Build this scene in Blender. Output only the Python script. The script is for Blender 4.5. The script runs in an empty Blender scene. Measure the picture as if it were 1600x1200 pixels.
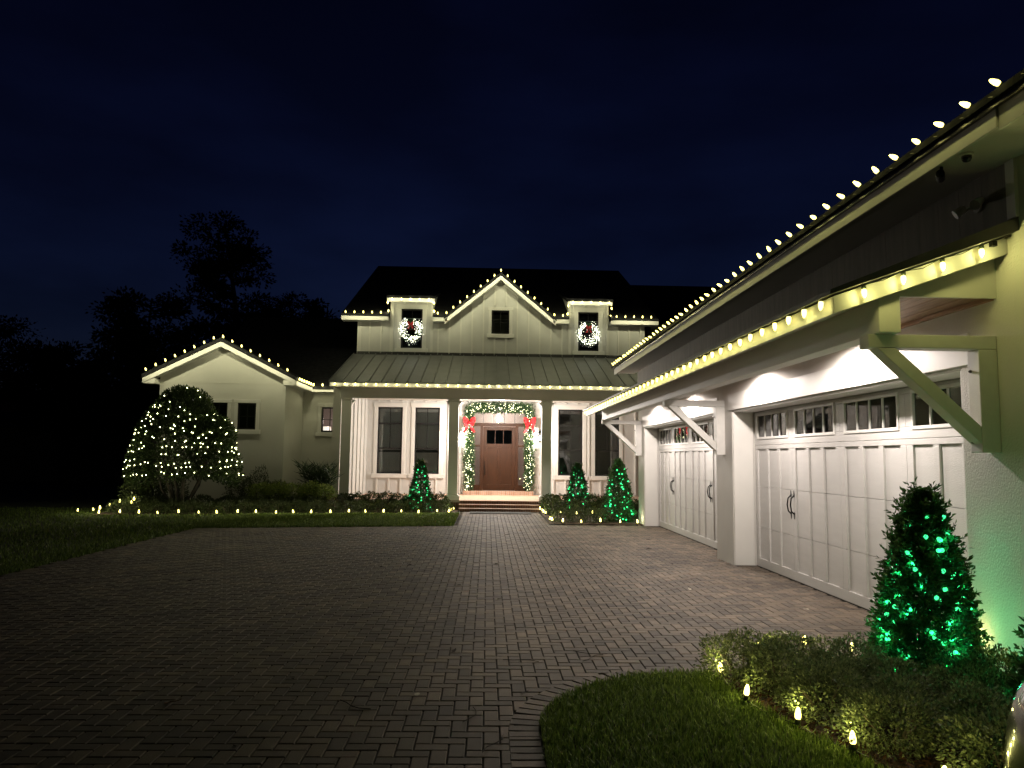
import bpy, math, random
import numpy as np
from mathutils import Vector, Matrix, Quaternion

random.seed(7)
RNG = np.random.default_rng(11)
scene = bpy.context.scene
COL = scene.collection

# ------------------------------------------------------------------ camera
cam_data = bpy.data.cameras.new('camera')
cam = bpy.data.objects.new('camera', cam_data)
COL.objects.link(cam)
scene.camera = cam
cam_data.sensor_width = 36.0
cam_data.lens = 27.0
cam_data.clip_start = 0.05
cam_data.clip_end = 900.0
YAW, PITCH, ROLL = 0.03076, 0.09495, 0.01244
fw = Vector((math.sin(YAW) * math.cos(PITCH), math.cos(YAW) * math.cos(PITCH), math.sin(PITCH)))
r0 = Vector((math.cos(YAW), -math.sin(YAW), 0))
u0 = r0.cross(fw)
rt = math.cos(ROLL) * r0 + math.sin(ROLL) * u0
up = -math.sin(ROLL) * r0 + math.cos(ROLL) * u0
cam.matrix_world = Matrix(((rt.x, up.x, -fw.x, 0.0), (rt.y, up.y, -fw.y, 0.0), (rt.z, up.z, -fw.z, 1.68), (0, 0, 0, 1)))

# ------------------------------------------------------------------ night sky
world = bpy.data.worlds.new('World')
scene.world = world
world.use_nodes = True
wn = world.node_tree.nodes
wl = world.node_tree.links
wn.clear()
w_out = wn.new('ShaderNodeOutputWorld')
w_bg = wn.new('ShaderNodeBackground')
w_sky = wn.new('ShaderNodeTexSky')
w_sky.sky_type = 'NISHITA'
w_sky.sun_disc = False
w_sky.sun_elevation = math.radians(-4.0)
w_sky.sun_rotation = math.radians(0.0)
w_sky.ozone_density = 4.0
w_sky.dust_density = 1.0
w_bg.inputs['Strength'].default_value = 0.15
w_tc = wn.new('ShaderNodeTexCoord')
w_mp = wn.new('ShaderNodeMapping')
w_mp.inputs['Scale'].default_value = (1.0, 1.0, 3.0)
w_no = wn.new('ShaderNodeTexNoise')
w_no.inputs['Scale'].default_value = 3.2
w_no.inputs['Detail'].default_value = 5.0
w_mr = wn.new('ShaderNodeMapRange')                    # faint thin cloud
w_mr.inputs['From Min'].default_value = 0.35
w_mr.inputs['From Max'].default_value = 0.70
w_mr.inputs['To Min'].default_value = 0.85
w_mr.inputs['To Max'].default_value = 1.55
w_vm = wn.new('ShaderNodeVectorMath'); w_vm.operation = 'SCALE'
wl.new(w_tc.outputs['Generated'], w_mp.inputs[0])
wl.new(w_mp.outputs[0], w_no.inputs['Vector'])
wl.new(w_no.outputs['Fac'], w_mr.inputs['Value'])
wl.new(w_sky.outputs[0], w_vm.inputs[0])
wl.new(w_mr.outputs[0], w_vm.inputs['Scale'])
wl.new(w_vm.outputs[0], w_bg.inputs['Color'])
wl.new(w_bg.outputs[0], w_out.inputs['Surface'])

vs = scene.view_settings
vs.view_transform = 'Standard'
vs.look = 'None'
vs.exposure = 0.0
vs.gamma = 1.0
vs.use_curve_mapping = False
cy = scene.cycles
cy.use_denoising = True
cy.max_bounces = 6
cy.diffuse_bounces = 3
cy.glossy_bounces = 2
cy.use_adaptive_sampling = True
cy.adaptive_threshold = 0.02
cy.transparent_max_bounces = 12
cy.sample_clamp_indirect = 4.0
cy.use_light_tree = True
cy.caustics_reflective = False
cy.caustics_refractive = False

# light levels of the lamps (all tuned here)
BULB_L = 4.6
WARM = (1.0, 0.86, 0.24)           # the glowing glass
NEAR_W, NEAR_C = 1.0, (1.0, 0.94, 0.30)
FAR_W, FAR_C = 5.6, (1.0, 0.95, 0.58)
LANTERN_W = 120.0
PENDANT_W = 680.0
SPOT_W = 240.0
GREEN_L = 2.2
GREEN_W = 0.38
GREEN_C = (0.03, 1.0, 0.40)

# ------------------------------------------------------------------ materials
MATS = {}

def new_mat(name):
    m = bpy.data.materials.new(name)
    m.use_nodes = True
    nt = m.node_tree
    return m, nt.nodes, nt.links, nt.nodes['Principled BSDF']

def mat(name, color, rough=0.6, metal=0.0, var=0.12, scale=6.0, bump=0.0, bscale=60.0, spec=0.5, coords='Object', stretch=(1, 1, 1), detail=5.0, coat=0.0):
    """procedural paint / stone / metal: noise-varied colour and fine relief"""
    m, N, L, b = new_mat(name)
    tc = N.new('ShaderNodeTexCoord')
    mp = N.new('ShaderNodeMapping')
    mp.inputs['Scale'].default_value = stretch
    L.new(tc.outputs[coords], mp.inputs[0])
    no = N.new('ShaderNodeTexNoise')
    no.inputs['Scale'].default_value = scale
    no.inputs['Detail'].default_value = detail
    L.new(mp.outputs[0], no.inputs['Vector'])
    rp = N.new('ShaderNodeValToRGB')
    c = color
    rp.color_ramp.elements[0].position = 0.3
    rp.color_ramp.elements[1].position = 0.7
    rp.color_ramp.elements[0].color = (c[0] * (1 - var), c[1] * (1 - var), c[2] * (1 - var), 1)
    rp.color_ramp.elements[1].color = (min(1, c[0] * (1 + var)), min(1, c[1] * (1 + var)), min(1, c[2] * (1 + var)), 1)
    L.new(no.outputs['Fac'], rp.inputs[0])
    L.new(rp.outputs[0], b.inputs['Base Color'])
    b.inputs['Roughness'].default_value = rough
    b.inputs['Metallic'].default_value = metal
    b.inputs['Specular IOR Level'].default_value = spec
    b.inputs['Coat Weight'].default_value = coat
    if bump > 0:
        n2 = N.new('ShaderNodeTexNoise')
        n2.inputs['Scale'].default_value = bscale
        n2.inputs['Detail'].default_value = 6.0
        L.new(mp.outputs[0], n2.inputs['Vector'])
        bp = N.new('ShaderNodeBump')
        bp.inputs['Strength'].default_value = bump
        bp.inputs['Distance'].default_value = 0.01
        L.new(n2.outputs['Fac'], bp.inputs['Height'])
        L.new(bp.outputs[0], b.inputs['Normal'])
    MATS[name] = m
    return m

def leaf_mat(name, dark, light, rough=0.45, trans=0.25, spec=0.4):
    m, N, L, b = new_mat(name)
    ge = N.new('ShaderNodeNewGeometry')
    rp = N.new('ShaderNodeValToRGB')
    rp.color_ramp.elements[0].color = (*dark, 1)
    rp.color_ramp.elements[1].color = (*light, 1)
    L.new(ge.outputs['Random Per Island'], rp.inputs[0])
    L.new(rp.outputs[0], b.inputs['Base Color'])
    b.inputs['Roughness'].default_value = rough
    b.inputs['Specular IOR Level'].default_value = spec
    tr = N.new('ShaderNodeBsdfTranslucent')
    L.new(rp.outputs[0], tr.inputs['Color'])
    mx = N.new('ShaderNodeMixShader')
    mx.inputs[0].default_value = trans
    L.new(b.outputs[0], mx.inputs[1])
    L.new(tr.outputs[0], mx.inputs[2])
    L.new(mx.outputs[0], N['Material Output'].inputs['Surface'])
    MATS[name] = m
    return m

def emit_mat(name, color, strength):
    m, N, L, b = new_mat(name)
    b.inputs['Base Color'].default_value = (*color, 1)
    b.inputs['Roughness'].default_value = 0.3
    b.inputs['Emission Color'].default_value = (*color, 1)
    b.inputs['Emission Strength'].default_value = strength
    MATS[name] = m
    return m

def glass_mat(name, tint=(0.85, 0.88, 0.88), boost=1.0):
    m, N, L, b = new_mat(name)
    N.remove(b)
    tr = N.new('ShaderNodeBsdfTransparent')
    tr.inputs['Color'].default_value = (*tint, 1)
    gl = N.new('ShaderNodeBsdfGlossy')
    gl.inputs['Roughness'].default_value = 0.015
    fr = N.new('ShaderNodeFresnel')
    fr.inputs['IOR'].default_value = 1.55
    mu = N.new('ShaderNodeMath')
    mu.operation = 'MULTIPLY_ADD'
    mu.inputs[1].default_value = boost
    mu.inputs[2].default_value = 0.03
    mu.use_clamp = True
    L.new(fr.outputs[0], mu.inputs[0])
    mx = N.new('ShaderNodeMixShader')
    L.new(mu.outputs[0], mx.inputs[0])
    L.new(tr.outputs[0], mx.inputs[1])
    L.new(gl.outputs[0], mx.inputs[2])
    L.new(mx.outputs[0], N['Material Output'].inputs['Surface'])
    MATS[name] = m
    return m

def paver_mat(name, source):
    m, N, L, b = new_mat(name)
    if source == 'object':
        s = N.new('ShaderNodeObjectInfo')
        so = s.outputs['Random']
    else:
        s = N.new('ShaderNodeAttribute')
        s.attribute_name = 'tone'
        so = s.outputs['Fac']
    rp = N.new('ShaderNodeValToRGB')
    cr = rp.color_ramp
    cr.elements[0].color = (0.078, 0.062, 0.047, 1)
    cr.elements[1].color = (0.185, 0.143, 0.103, 1)
    e = cr.elements.new(0.35); e.color = (0.118, 0.096, 0.074, 1)
    e = cr.elements.new(0.7); e.color = (0.140, 0.109, 0.080, 1)
    L.new(so, rp.inputs[0])
    tc = N.new('ShaderNodeNewGeometry')
    no = N.new('ShaderNodeTexNoise')
    no.inputs['Scale'].default_value = 1.1
    no.inputs['Detail'].default_value = 6.0
    L.new(tc.outputs['Position'], no.inputs['Vector'])
    n2 = N.new('ShaderNodeTexNoise')
    n2.inputs['Scale'].default_value = 140.0
    n2.inputs['Detail'].default_value = 4.0
    L.new(tc.outputs['Position'], n2.inputs['Vector'])
    m1 = N.new('ShaderNodeMapRange')
    m1.inputs['From Min'].default_value = 0.3
    m1.inputs['From Max'].default_value = 0.7
    m1.inputs['To Min'].default_value = 0.62
    m1.inputs['To Max'].default_value = 1.25
    L.new(no.outputs['Fac'], m1.inputs['Value'])
    m2 = N.new('ShaderNodeMapRange')
    m2.inputs['From Min'].default_value = 0.3
    m2.inputs['From Max'].default_value = 0.7
    m2.inputs['To Min'].default_value = 0.75
    m2.inputs['To Max'].default_value = 1.2
    L.new(n2.outputs['Fac'], m2.inputs['Value'])
    mm = N.new('ShaderNodeMath'); mm.operation = 'MULTIPLY'
    L.new(m1.outputs[0], mm.inputs[0]); L.new(m2.outputs[0], mm.inputs[1])
    vm = N.new('ShaderNodeVectorMath'); vm.operation = 'SCALE'
    L.new(rp.outputs[0], vm.inputs[0]); L.new(mm.outputs[0], vm.inputs['Scale'])
    L.new(vm.outputs[0], b.inputs['Base Color'])
    b.inputs['Roughness'].default_value = 0.72
    b.inputs['Specular IOR Level'].default_value = 0.35
    bp = N.new('ShaderNodeBump')
    bp.inputs['Strength'].default_value = 0.35
    bp.inputs['Distance'].default_value = 0.004
    L.new(n2.outputs['Fac'], bp.inputs['Height'])
    L.new(bp.outputs[0], b.inputs['Normal'])
    MATS[name] = m
    return m

def brick_mat(name, c1, c2, mortar, bw, bh, coords='Object', rot=(0, 0, 0)):
    m, N, L, b = new_mat(name)
    tc = N.new('ShaderNodeTexCoord')
    mp = N.new('ShaderNodeMapping')
    mp.inputs['Rotation'].default_value = rot
    L.new(tc.outputs[coords], mp.inputs[0])
    br = N.new('ShaderNodeTexBrick')
    br.inputs['Color1'].default_value = (*c1, 1)
    br.inputs['Color2'].default_value = (*c2, 1)
    br.inputs['Mortar'].default_value = (*mortar, 1)
    br.inputs['Scale'].default_value = 1.0
    br.inputs['Brick Width'].default_value = bw
    br.inputs['Row Height'].default_value = bh
    br.inputs['Mortar Size'].default_value = 0.008
    L.new(mp.outputs[0], br.inputs['Vector'])
    L.new(br.outputs['Color'], b.inputs['Base Color'])
    bp = N.new('ShaderNodeBump')
    bp.invert = True
    bp.inputs['Strength'].default_value = 0.6
    bp.inputs['Distance'].default_value = 0.006
    L.new(br.outputs['Fac'], bp.inputs['Height'])
    L.new(bp.outputs[0], b.inputs['Normal'])
    b.inputs['Roughness'].default_value = 0.75
    MATS[name] = m
    return m

mat('white_paint', (0.74, 0.73, 0.69), 0.5, var=0.03, scale=3)
mat('white_siding', (0.64, 0.635, 0.61), 0.55, var=0.04, scale=2.5, bump=0.08, bscale=40)
mat('stucco', (0.66, 0.645, 0.60), 0.8, var=0.06, scale=1.4, bump=0.55, bscale=55)
mat('stucco_fine', (0.66, 0.65, 0.60), 0.8, var=0.05, scale=1.2, bump=0.25, bscale=45)
mat('door_white', (0.60, 0.59, 0.565), 0.5, var=0.03, scale=2.0, bump=0.28, bscale=24, stretch=(1, 1, 9))
mat('shaded_grey_siding', (0.20, 0.185, 0.15), 0.7, var=0.2, scale=3, stretch=(5, 5, 0.5), bump=0.15, bscale=20)  # siding boards, colour darkened partly to stand in for shade above the canopy
mat('beam_paint', (0.70, 0.69, 0.65), 0.5, var=0.04, scale=2.0, bump=0.1, bscale=30, stretch=(6, 1, 6))
mat('shingle', (0.018, 0.018, 0.020), 0.95, var=0.4, scale=9, bump=0.5, bscale=25, spec=0.1)
mat('porch_metal', (0.16, 0.165, 0.16), 0.5, metal=0.6, var=0.10, scale=3, bump=0.05, bscale=12)
mat('drip_metal', (0.10, 0.09, 0.08), 0.25, metal=0.9, var=0.3, scale=8)
mat('flashing', (0.10, 0.10, 0.10), 0.5, metal=0.5, var=0.15)
mat('black_frame', (0.012, 0.012, 0.012), 0.4, var=0.2)
mat('black_metal', (0.01, 0.01, 0.01), 0.35, metal=0.6, var=0.2)
mat('wood_soffit', (0.34, 0.20, 0.12), 0.5, var=0.30, scale=5, stretch=(8, 0.6, 8), bump=0.1, bscale=30)
mat('door_wood', (0.034, 0.012, 0.0035), 0.55, var=0.35, scale=6, stretch=(8, 8, 0.7), bump=0.1, bscale=40, spec=0.2)
mat('mulch', (0.045, 0.022, 0.012), 0.95, var=0.6, scale=30, bump=1.0, bscale=60)
mat('soil', (0.020, 0.024, 0.010), 0.95, var=0.4, scale=2, bump=0.6, bscale=30)
mat('joint_sand', (0.030, 0.026, 0.021), 0.95, var=0.3, scale=30)
mat('bark', (0.085, 0.068, 0.05), 0.85, var=0.35, scale=14, bump=0.6, bscale=30, stretch=(1, 1, 0.3))
mat('bush_bark', (0.05, 0.042, 0.033), 0.9, var=0.4, scale=14, bump=0.5, bscale=30)
mat('dark_bark', (0.03, 0.025, 0.02), 0.9, var=0.3, scale=6)
mat('cord_green', (0.012, 0.020, 0.010), 0.5, var=0.1)
mat('cord_clear', (0.30, 0.28, 0.22), 0.4, var=0.1)
mat('blind_or_backing', (0.60, 0.61, 0.60), 0.8, var=0.08, scale=4, stretch=(12, 1, 0.2))
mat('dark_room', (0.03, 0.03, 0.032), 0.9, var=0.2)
mat('room_wall', (0.62, 0.52, 0.48), 0.9, var=0.03)
mat('ceiling_paint', (0.62, 0.58, 0.52), 0.6, var=0.03)
mat('car_paint', (0.16, 0.165, 0.17), 0.18, metal=0.6, var=0.03, scale=2, coat=1.0)
mat('car_glass', (0.01, 0.012, 0.012), 0.03, var=0.05, spec=1.0)
mat('tyre', (0.012, 0.012, 0.012), 0.85, var=0.2)
mat('rim_metal', (0.45, 0.45, 0.46), 0.3, metal=0.9, var=0.05)
mat('lamp_lens', (0.6, 0.6, 0.6), 0.1, var=0.05, spec=0.8)
mat('red_ribbon', (0.55, 0.015, 0.02), 0.45, var=0.2, scale=20, bump=0.1)
mat('rubber_mat', (0.03, 0.032, 0.03), 0.9, var=0.25, scale=40, bump=0.5, bscale=150)
mat('dry_leaf', (0.20, 0.10, 0.04), 0.7, var=0.5, scale=20)
mat('pale_leaf', (0.40, 0.36, 0.27), 0.7, var=0.3, scale=20)
mat('twig', (0.035, 0.025, 0.018), 0.9, var=0.3)
mat('neighbour_wall', (0.10, 0.09, 0.085), 0.9, var=0.2)
mat('neighbour_roof', (0.03, 0.026, 0.026), 0.9, var=0.3)
brick_mat('red_chimney', (0.30, 0.10, 0.08), (0.24, 0.08, 0.06), (0.25, 0.2, 0.18), 0.22, 0.075, rot=(math.radians(90), 0, 0))
brick_mat('porch_brick', (0.46, 0.27, 0.18), (0.54, 0.36, 0.25), (0.40, 0.35, 0.29), 0.22, 0.11)
brick_mat('step_brick', (0.085, 0.032, 0.018), (0.12, 0.048, 0.028), (0.14, 0.115, 0.09), 0.075, 0.30, rot=(math.radians(90), 0, 0))  # brick kept dark to stand in for shade on the risers
brick_mat('threshold_brick', (0.40, 0.22, 0.14), (0.52, 0.34, 0.24), (0.5, 0.44, 0.38), 0.075, 0.30, rot=(math.radians(90), 0, 0))
paver_mat('paver', 'object')
paver_mat('paver_field', 'attr')
leaf_mat('leaf_topiary', (0.02, 0.055, 0.015), (0.085, 0.18, 0.05))
leaf_mat('leaf_bush', (0.02, 0.042, 0.012), (0.10, 0.15, 0.045))
leaf_mat('leaf_fine', (0.05, 0.075, 0.030), (0.22, 0.25, 0.11), rough=0.6)
leaf_mat('leaf_hedge', (0.02, 0.034, 0.012), (0.09, 0.115, 0.035))
leaf_mat('leaf_bright', (0.10, 0.16, 0.03), (0.32, 0.38, 0.09), rough=0.6)
leaf_mat('leaf_spiky', (0.015, 0.03, 0.012), (0.05, 0.085, 0.03))
leaf_mat('leaf_red', (0.05, 0.02, 0.012), (0.14, 0.05, 0.03))
leaf_mat('leaf_tree', (0.006, 0.010, 0.005), (0.02, 0.028, 0.012), rough=0.9, trans=0.1, spec=0.0)
leaf_mat('leaf_fir', (0.02, 0.055, 0.02), (0.075, 0.15, 0.05))
leaf_mat('grass', (0.06, 0.11, 0.018), (0.24, 0.33, 0.07), rough=0.6, trans=0.3)
leaf_mat('mulch_chip', (0.03, 0.014, 0.008), (0.11, 0.055, 0.03), rough=0.9, trans=0.0, spec=0.1)
emit_mat('bulb_warm', WARM, BULB_L)
emit_mat('mini_warm', (1.0, 0.95, 0.60), 9.0)
emit_mat('mini_cool', (1.0, 1.0, 0.80), 5.0)
emit_mat('mini_bush', (1.0, 0.97, 0.50), 18.0)
emit_mat('mini_green', (0.05, 1.0, 0.29), GREEN_L)
emit_mat('lantern_flame', (1.0, 0.80, 0.55), 60.0)
emit_mat('spot_lens', (1.0, 0.88, 0.80), 40.0)
emit_mat('lamp_shade', (1.0, 0.86, 0.72), 1.6)
glass_mat('pane')
glass_mat('pane_garage', (0.40, 0.42, 0.42), 0.9)
glass_mat('lantern_glass', (0.95, 0.95, 0.95), 0.6)

# ------------------------------------------------------------------ builders
ORG = {}

def link(o, parent):
    COL.objects.link(o)
    if parent is not None:
        o.parent = parent
    return o

def tag(o, label, cat, group=None):
    o['label'] = label
    o['category'] = cat
    if group:
        o['group'] = group
    return o

def thing(name, label, cat, loc=(0, 0, 0), group=None):
    o = bpy.data.objects.new(name, None)
    o.empty_display_size = 0.2
    COL.objects.link(o)
    o.location = loc
    ORG[o] = Vector(loc)
    return tag(o, label, cat, group)

def struct(o):
    o['kind'] = 'structure'
    return o

class MB:
    def __init__(self):
        self.v = []; self.f = []; self.m = []; self.cur = 0
    def face(self, pts):
        n = len(self.v)
        self.v += [tuple(p) for p in pts]
        self.f.append(tuple(range(n, n + len(pts)))); self.m.append(self.cur)
    def box(self, x0, x1, y0, y1, z0, z1):
        n = len(self.v)
        self.v += [(x0, y0, z0), (x1, y0, z0), (x1, y1, z0), (x0, y1, z0), (x0, y0, z1), (x1, y0, z1), (x1, y1, z1), (x0, y1, z1)]
        for q in ((0, 3, 2, 1), (4, 5, 6, 7), (0, 1, 5, 4), (1, 2, 6, 5), (2, 3, 7, 6), (3, 0, 4, 7)):
            self.f.append(tuple(n + k for k in q)); self.m.append(self.cur)
        return self
    def prism(self, poly, axis, a, b):
        """poly: 2D points; axis: extrusion axis; the other two axes in xyz order"""
        def P(p, t):
            return {'x': (t, p[0], p[1]), 'y': (p[0], t, p[1]), 'z': (p[0], p[1], t)}[axis]
        n = len(self.v); k = len(poly)
        self.v += [P(p, a) for p in poly] + [P(p, b) for p in poly]
        self.f.append(tuple(n + i for i in range(k))); self.m.append(self.cur)
        self.f.append(tuple(n + k + i for i in reversed(range(k)))); self.m.append(self.cur)
        for i in range(k):
            j = (i + 1) % k
            self.f.append((n + i, n + k + i, n + k + j, n + j)); self.m.append(self.cur)
        return self
    def tube(self, path, r, n=8, cap=True):
        path = [Vector(p) for p in path]
        if not hasattr(r, '__len__'):
            r = [r] * len(path)
        base = len(self.v); prev = None
        for i, p in enumerate(path):
            d = (path[min(i + 1, len(path) - 1)] - path[max(i - 1, 0)])
            d = d.normalized() if d.length > 1e-9 else Vector((0, 0, 1))
            if prev is None:
                a = d.orthogonal().normalized()
            else:
                a = (prev - d * prev.dot(d))
                a = a.normalized() if a.length > 1e-6 else d.orthogonal().normalized()
            prev = a; b = d.cross(a)
            for k in range(n):
                t = 2 * math.pi * k / n
                self.v.append(tuple(p + (a * math.cos(t) + b * math.sin(t)) * r[i]))
        for i in range(len(path) - 1):
            for k in range(n):
                k2 = (k + 1) % n
                self.f.append((base + i * n + k, base + i * n + k2, base + (i + 1) * n + k2, base + (i + 1) * n + k)); self.m.append(self.cur)
        if cap:
            self.f.append(tuple(base + k for k in reversed(range(n)))); self.m.append(self.cur)
            e = base + (len(path) - 1) * n
            self.f.append(tuple(e + k for k in range(n))); self.m.append(self.cur)
        return self
    def lathe(self, prof, n=12, c=(0, 0, 0)):
        base = len(self.v)
        for (r, z) in prof:
            for k in range(n):
                t = 2 * math.pi * k / n
                self.v.append((c[0] + r * math.cos(t), c[1] + r * math.sin(t), c[2] + z))
        for i in range(len(prof) - 1):
            for k in range(n):
                k2 = (k + 1) % n
                self.f.append((base + i * n + k, base + i * n + k2, base + (i + 1) * n + k2, base + (i + 1) * n + k)); self.m.append(self.cur)
        self.f.append(tuple(base + k for k in reversed(range(n)))); self.m.append(self.cur)
        e = base + (len(prof) - 1) * n
        self.f.append(tuple(e + k for k in range(n))); self.m.append(self.cur)
        return self
    def grid(self, rows, close=False):
        base = len(self.v); w = len(rows[0])
        for r in rows:
            self.v += [tuple(p) for p in r]
        for i in range(len(rows) - 1):
            for k in range(w if close else w - 1):
                k2 = (k + 1) % w
                self.f.append((base + i * w + k, base + i * w + k2, base + (i + 1) * w + k2, base + (i + 1) * w + k)); self.m.append(self.cur)
        return self
    def mesh(self, name, mats, org=(0, 0, 0), smooth=False):
        me = bpy.data.meshes.new(name)
        ox, oy, oz = org
        me.from_pydata([(x - ox, y - oy, z - oz) for x, y, z in self.v], [], self.f)
        if isinstance(mats, str):
            mats = [mats]
        for mm in mats:
            me.materials.append(MATS[mm])
        if len(mats) > 1:
            me.polygons.foreach_set('material_index', self.m)
        if smooth:
            me.polygons.foreach_set('use_smooth', [True] * len(me.polygons))
        me.update()
        return me
    def build(self, name, mats, parent=None, smooth=False, bevel=0.0, org=None):
        o_ = ORG[parent] if parent is not None else Vector(org or (0, 0, 0))
        o = bpy.data.objects.new(name, self.mesh(name, mats, o_, smooth))
        link(o, parent)
        if parent is None:
            o.location = o_
        ORG[o] = o_
        if bevel > 0:
            bv = o.modifiers.new('bevel', 'BEVEL')
            bv.width = bevel; bv.segments = 2; bv.limit_method = 'ANGLE'
        return o

def box(name, m, parent, x0, x1, y0, y1, z0, z1, bevel=0.0):
    return MB().box(x0, x1, y0, y1, z0, z1).build(name, m, parent, bevel=bevel)

def place(name, me, parent, loc, rot=None, scale=None):
    """an object that shares mesh data, at a world position"""
    o = bpy.data.objects.new(name, me)
    link(o, parent)
    o.location = Vector(loc) - (ORG[parent] if parent is not None else Vector((0, 0, 0)))
    if rot is not None:
        o.rotation_mode = 'QUATERNION'; o.rotation_quaternion = rot
    if scale is not None:
        o.scale = scale
    return o

def np_mesh(name, V, Fc, material):
    """V (n,3), Fc (m,k) faces of equal size"""
    me = bpy.data.meshes.new(name)
    V = np.ascontiguousarray(V, np.float32); Fc = np.ascontiguousarray(Fc, np.int32)
    k = Fc.shape[1]
    me.vertices.add(len(V)); me.vertices.foreach_set('co', V.ravel())
    me.loops.add(Fc.size); me.loops.foreach_set('vertex_index', Fc.ravel())
    me.polygons.add(len(Fc)); me.polygons.foreach_set('loop_start', np.arange(len(Fc), dtype=np.int32) * k)
    me.update(calc_edges=True)
    me.materials.append(MATS[material])
    me.shade_flat()
    return me

def np_obj(name, V, Fc, material, parent=None, org=(0, 0, 0)):
    o_ = ORG[parent] if parent is not None else Vector(org)
    me = np_mesh(name, V - np.array(o_), Fc, material)
    o = bpy.data.objects.new(name, me)
    link(o, parent)
    if parent is None:
        o.location = o_
    ORG[o] = o_
    return o

def unit(a):
    return a / np.maximum(np.linalg.norm(a, axis=1, keepdims=True), 1e-9)

def leaves(P, D, size, width=0.30, fold=0.12, rng=RNG):
    """folded rhombic leaves at base points P along directions D"""
    n = len(P)
    s = (np.asarray(size) * np.ones(n))[:, None] * rng.uniform(0.7, 1.25, (n, 1))
    D = unit(D)
    S = unit(np.cross(D, rng.normal(size=(n, 3))))
    U = np.cross(S, D)
    a = P
    b = P + D * s * 0.45 + S * s * width + U * s * fold
    c = P + D * s
    d = P + D * s * 0.45 - S * s * width + U * s * fold
    V = np.stack([a, b, c, d], 1).reshape(-1, 3)
    i = np.arange(n)[:, None] * 4
    Fc = np.concatenate([i + np.array([[0, 1, 2]]), i + np.array([[0, 2, 3]])], 0)
    return V, Fc

def sphere_dirs(n, rng=RNG):
    return unit(rng.normal(size=(n, 3)))

def lump(D, seed, amp=0.15, k=3.0):
    r = np.random.default_rng(seed)
    out = np.zeros(len(D))
    for _ in range(6):
        w = r.normal(size=3) * k
        out += np.sin(D @ w + r.uniform(0, 6.28))
    return 1 + amp * out / 2.5

def ellipsoid_foliage(c, rad, n, size, seed, amp=0.16, inner=0.45, zmin=None, upb=0.25, width=0.3, k=3.0):
    rng = np.random.default_rng(seed)
    D = sphere_dirs(n, rng)
    R = lump(D, seed, amp, k) * (inner + (1 - inner) * rng.uniform(0, 1, n) ** 0.45)
    P = np.array(c) + D * R[:, None] * np.array(rad)
    dirs = D + rng.normal(size=(n, 3)) * 0.55 + np.array([0, 0, upb])
    if zmin is not None:
        ok = P[:, 2] > zmin
        P, dirs = P[ok], dirs[ok]
    return leaves(P, dirs, size, width, rng=rng)

def cat(parts):
    Vs, Fs, o = [], [], 0
    for V, Fc in parts:
        Vs.append(V); Fs.append(Fc + o); o += len(V)
    return np.concatenate(Vs), np.concatenate(Fs)

def add_point(name, parent, loc, watts, color, radius=0.05):
    ld = bpy.data.lights.new(name, 'POINT')
    ld.energy = watts; ld.color = color; ld.shadow_soft_size = radius
    o = bpy.data.objects.new(name, ld)
    link(o, parent)
    o.location = Vector(loc) - ORG[parent]
    return o

def add_spot(name, parent, loc, target, watts, color, angle, blend, radius=0.04):
    ld = bpy.data.lights.new(name, 'SPOT')
    ld.energy = watts; ld.color = color; ld.spot_size = math.radians(angle); ld.spot_blend = blend; ld.shadow_soft_size = radius
    o = bpy.data.objects.new(name, ld)
    link(o, parent)
    o.location = Vector(loc) - ORG[parent]
    o.rotation_euler = (Vector(target) - Vector(loc)).to_track_quat('-Z', 'Y').to_euler()
    return o

# ================================================================== GROUND
g = MB()
g.face([(-400, -60, -0.03), (400, -60, -0.03), (400, 500, -0.03), (-400, 500, -0.03)])
struct(g.build('ground', 'soil'))

DX0 = -6.55                                          # left edge of the driveway
CX, CY, RI, RO = 1.65, 4.85, 1.30, 1.50              # rounded corner of the near lawn
SOUTH = 3.05

def front_edge(x):                                    # far edge of the driveway, left of the walk
    return 17.75 + (x - DX0) * 0.195

def in_island(x, y, grow=0.0):
    """near lawn and bed island with its border"""
    r = RI + grow
    if y < SOUTH - grow or y > CY + r or x > 4.2:
        return False
    if x >= CX:
        return True
    if x < CX - r:
        return False
    if y <= CY:
        return True
    return (x - CX) ** 2 + (y - CY) ** 2 < r * r

def in_drive(x, y):
    if x < DX0 or x > 4.36 or y < -4 or y > 24.0:
        return False
    if in_island(x, y, 0.135):
        return False
    if x > 3.97 and not (6.3 < y < 12.40 or 13.25 < y < 19.42):
        return False
    if x < -0.74:
        return y < front_edge(x)
    if x < 1.56:
        return y < 23.8
    return y < 19.5

drive = MB()
drive.face([(DX0, -4, -0.012), (4.36, -4, -0.012), (4.36, 20.0, -0.012), (1.56, 20.0, -0.012), (1.56, 23.95, -0.012), (-0.74, 23.95, -0.012), (-0.74, 19.0, -0.012), (DX0, front_edge(DX0), -0.012)])
driveway = struct(drive.build('driveway', 'joint_sand'))

PW = 0.1
GAP = 0.0035
def paver_block(lx, ly, ch=0.005, dep=0.02):
    hx, hy = lx / 2 - GAP, ly / 2 - GAP
    V = []
    for (ix, iz) in ((ch, 0.0), (0.0, -ch), (0.0, -dep)):
        for sx, sy in ((-1, -1), (1, -1), (1, 1), (-1, 1)):
            V.append((sx * (hx - ix), sy * (hy - ix), iz))
    Fc = [(0, 1, 2, 3)]
    for r in (0, 4):
        for k in range(4):
            k2 = (k + 1) % 4
            Fc.append((r + k2, r + k, r + 4 + k, r + 4 + k2))
    return np.array(V), np.array(Fc)

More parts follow.
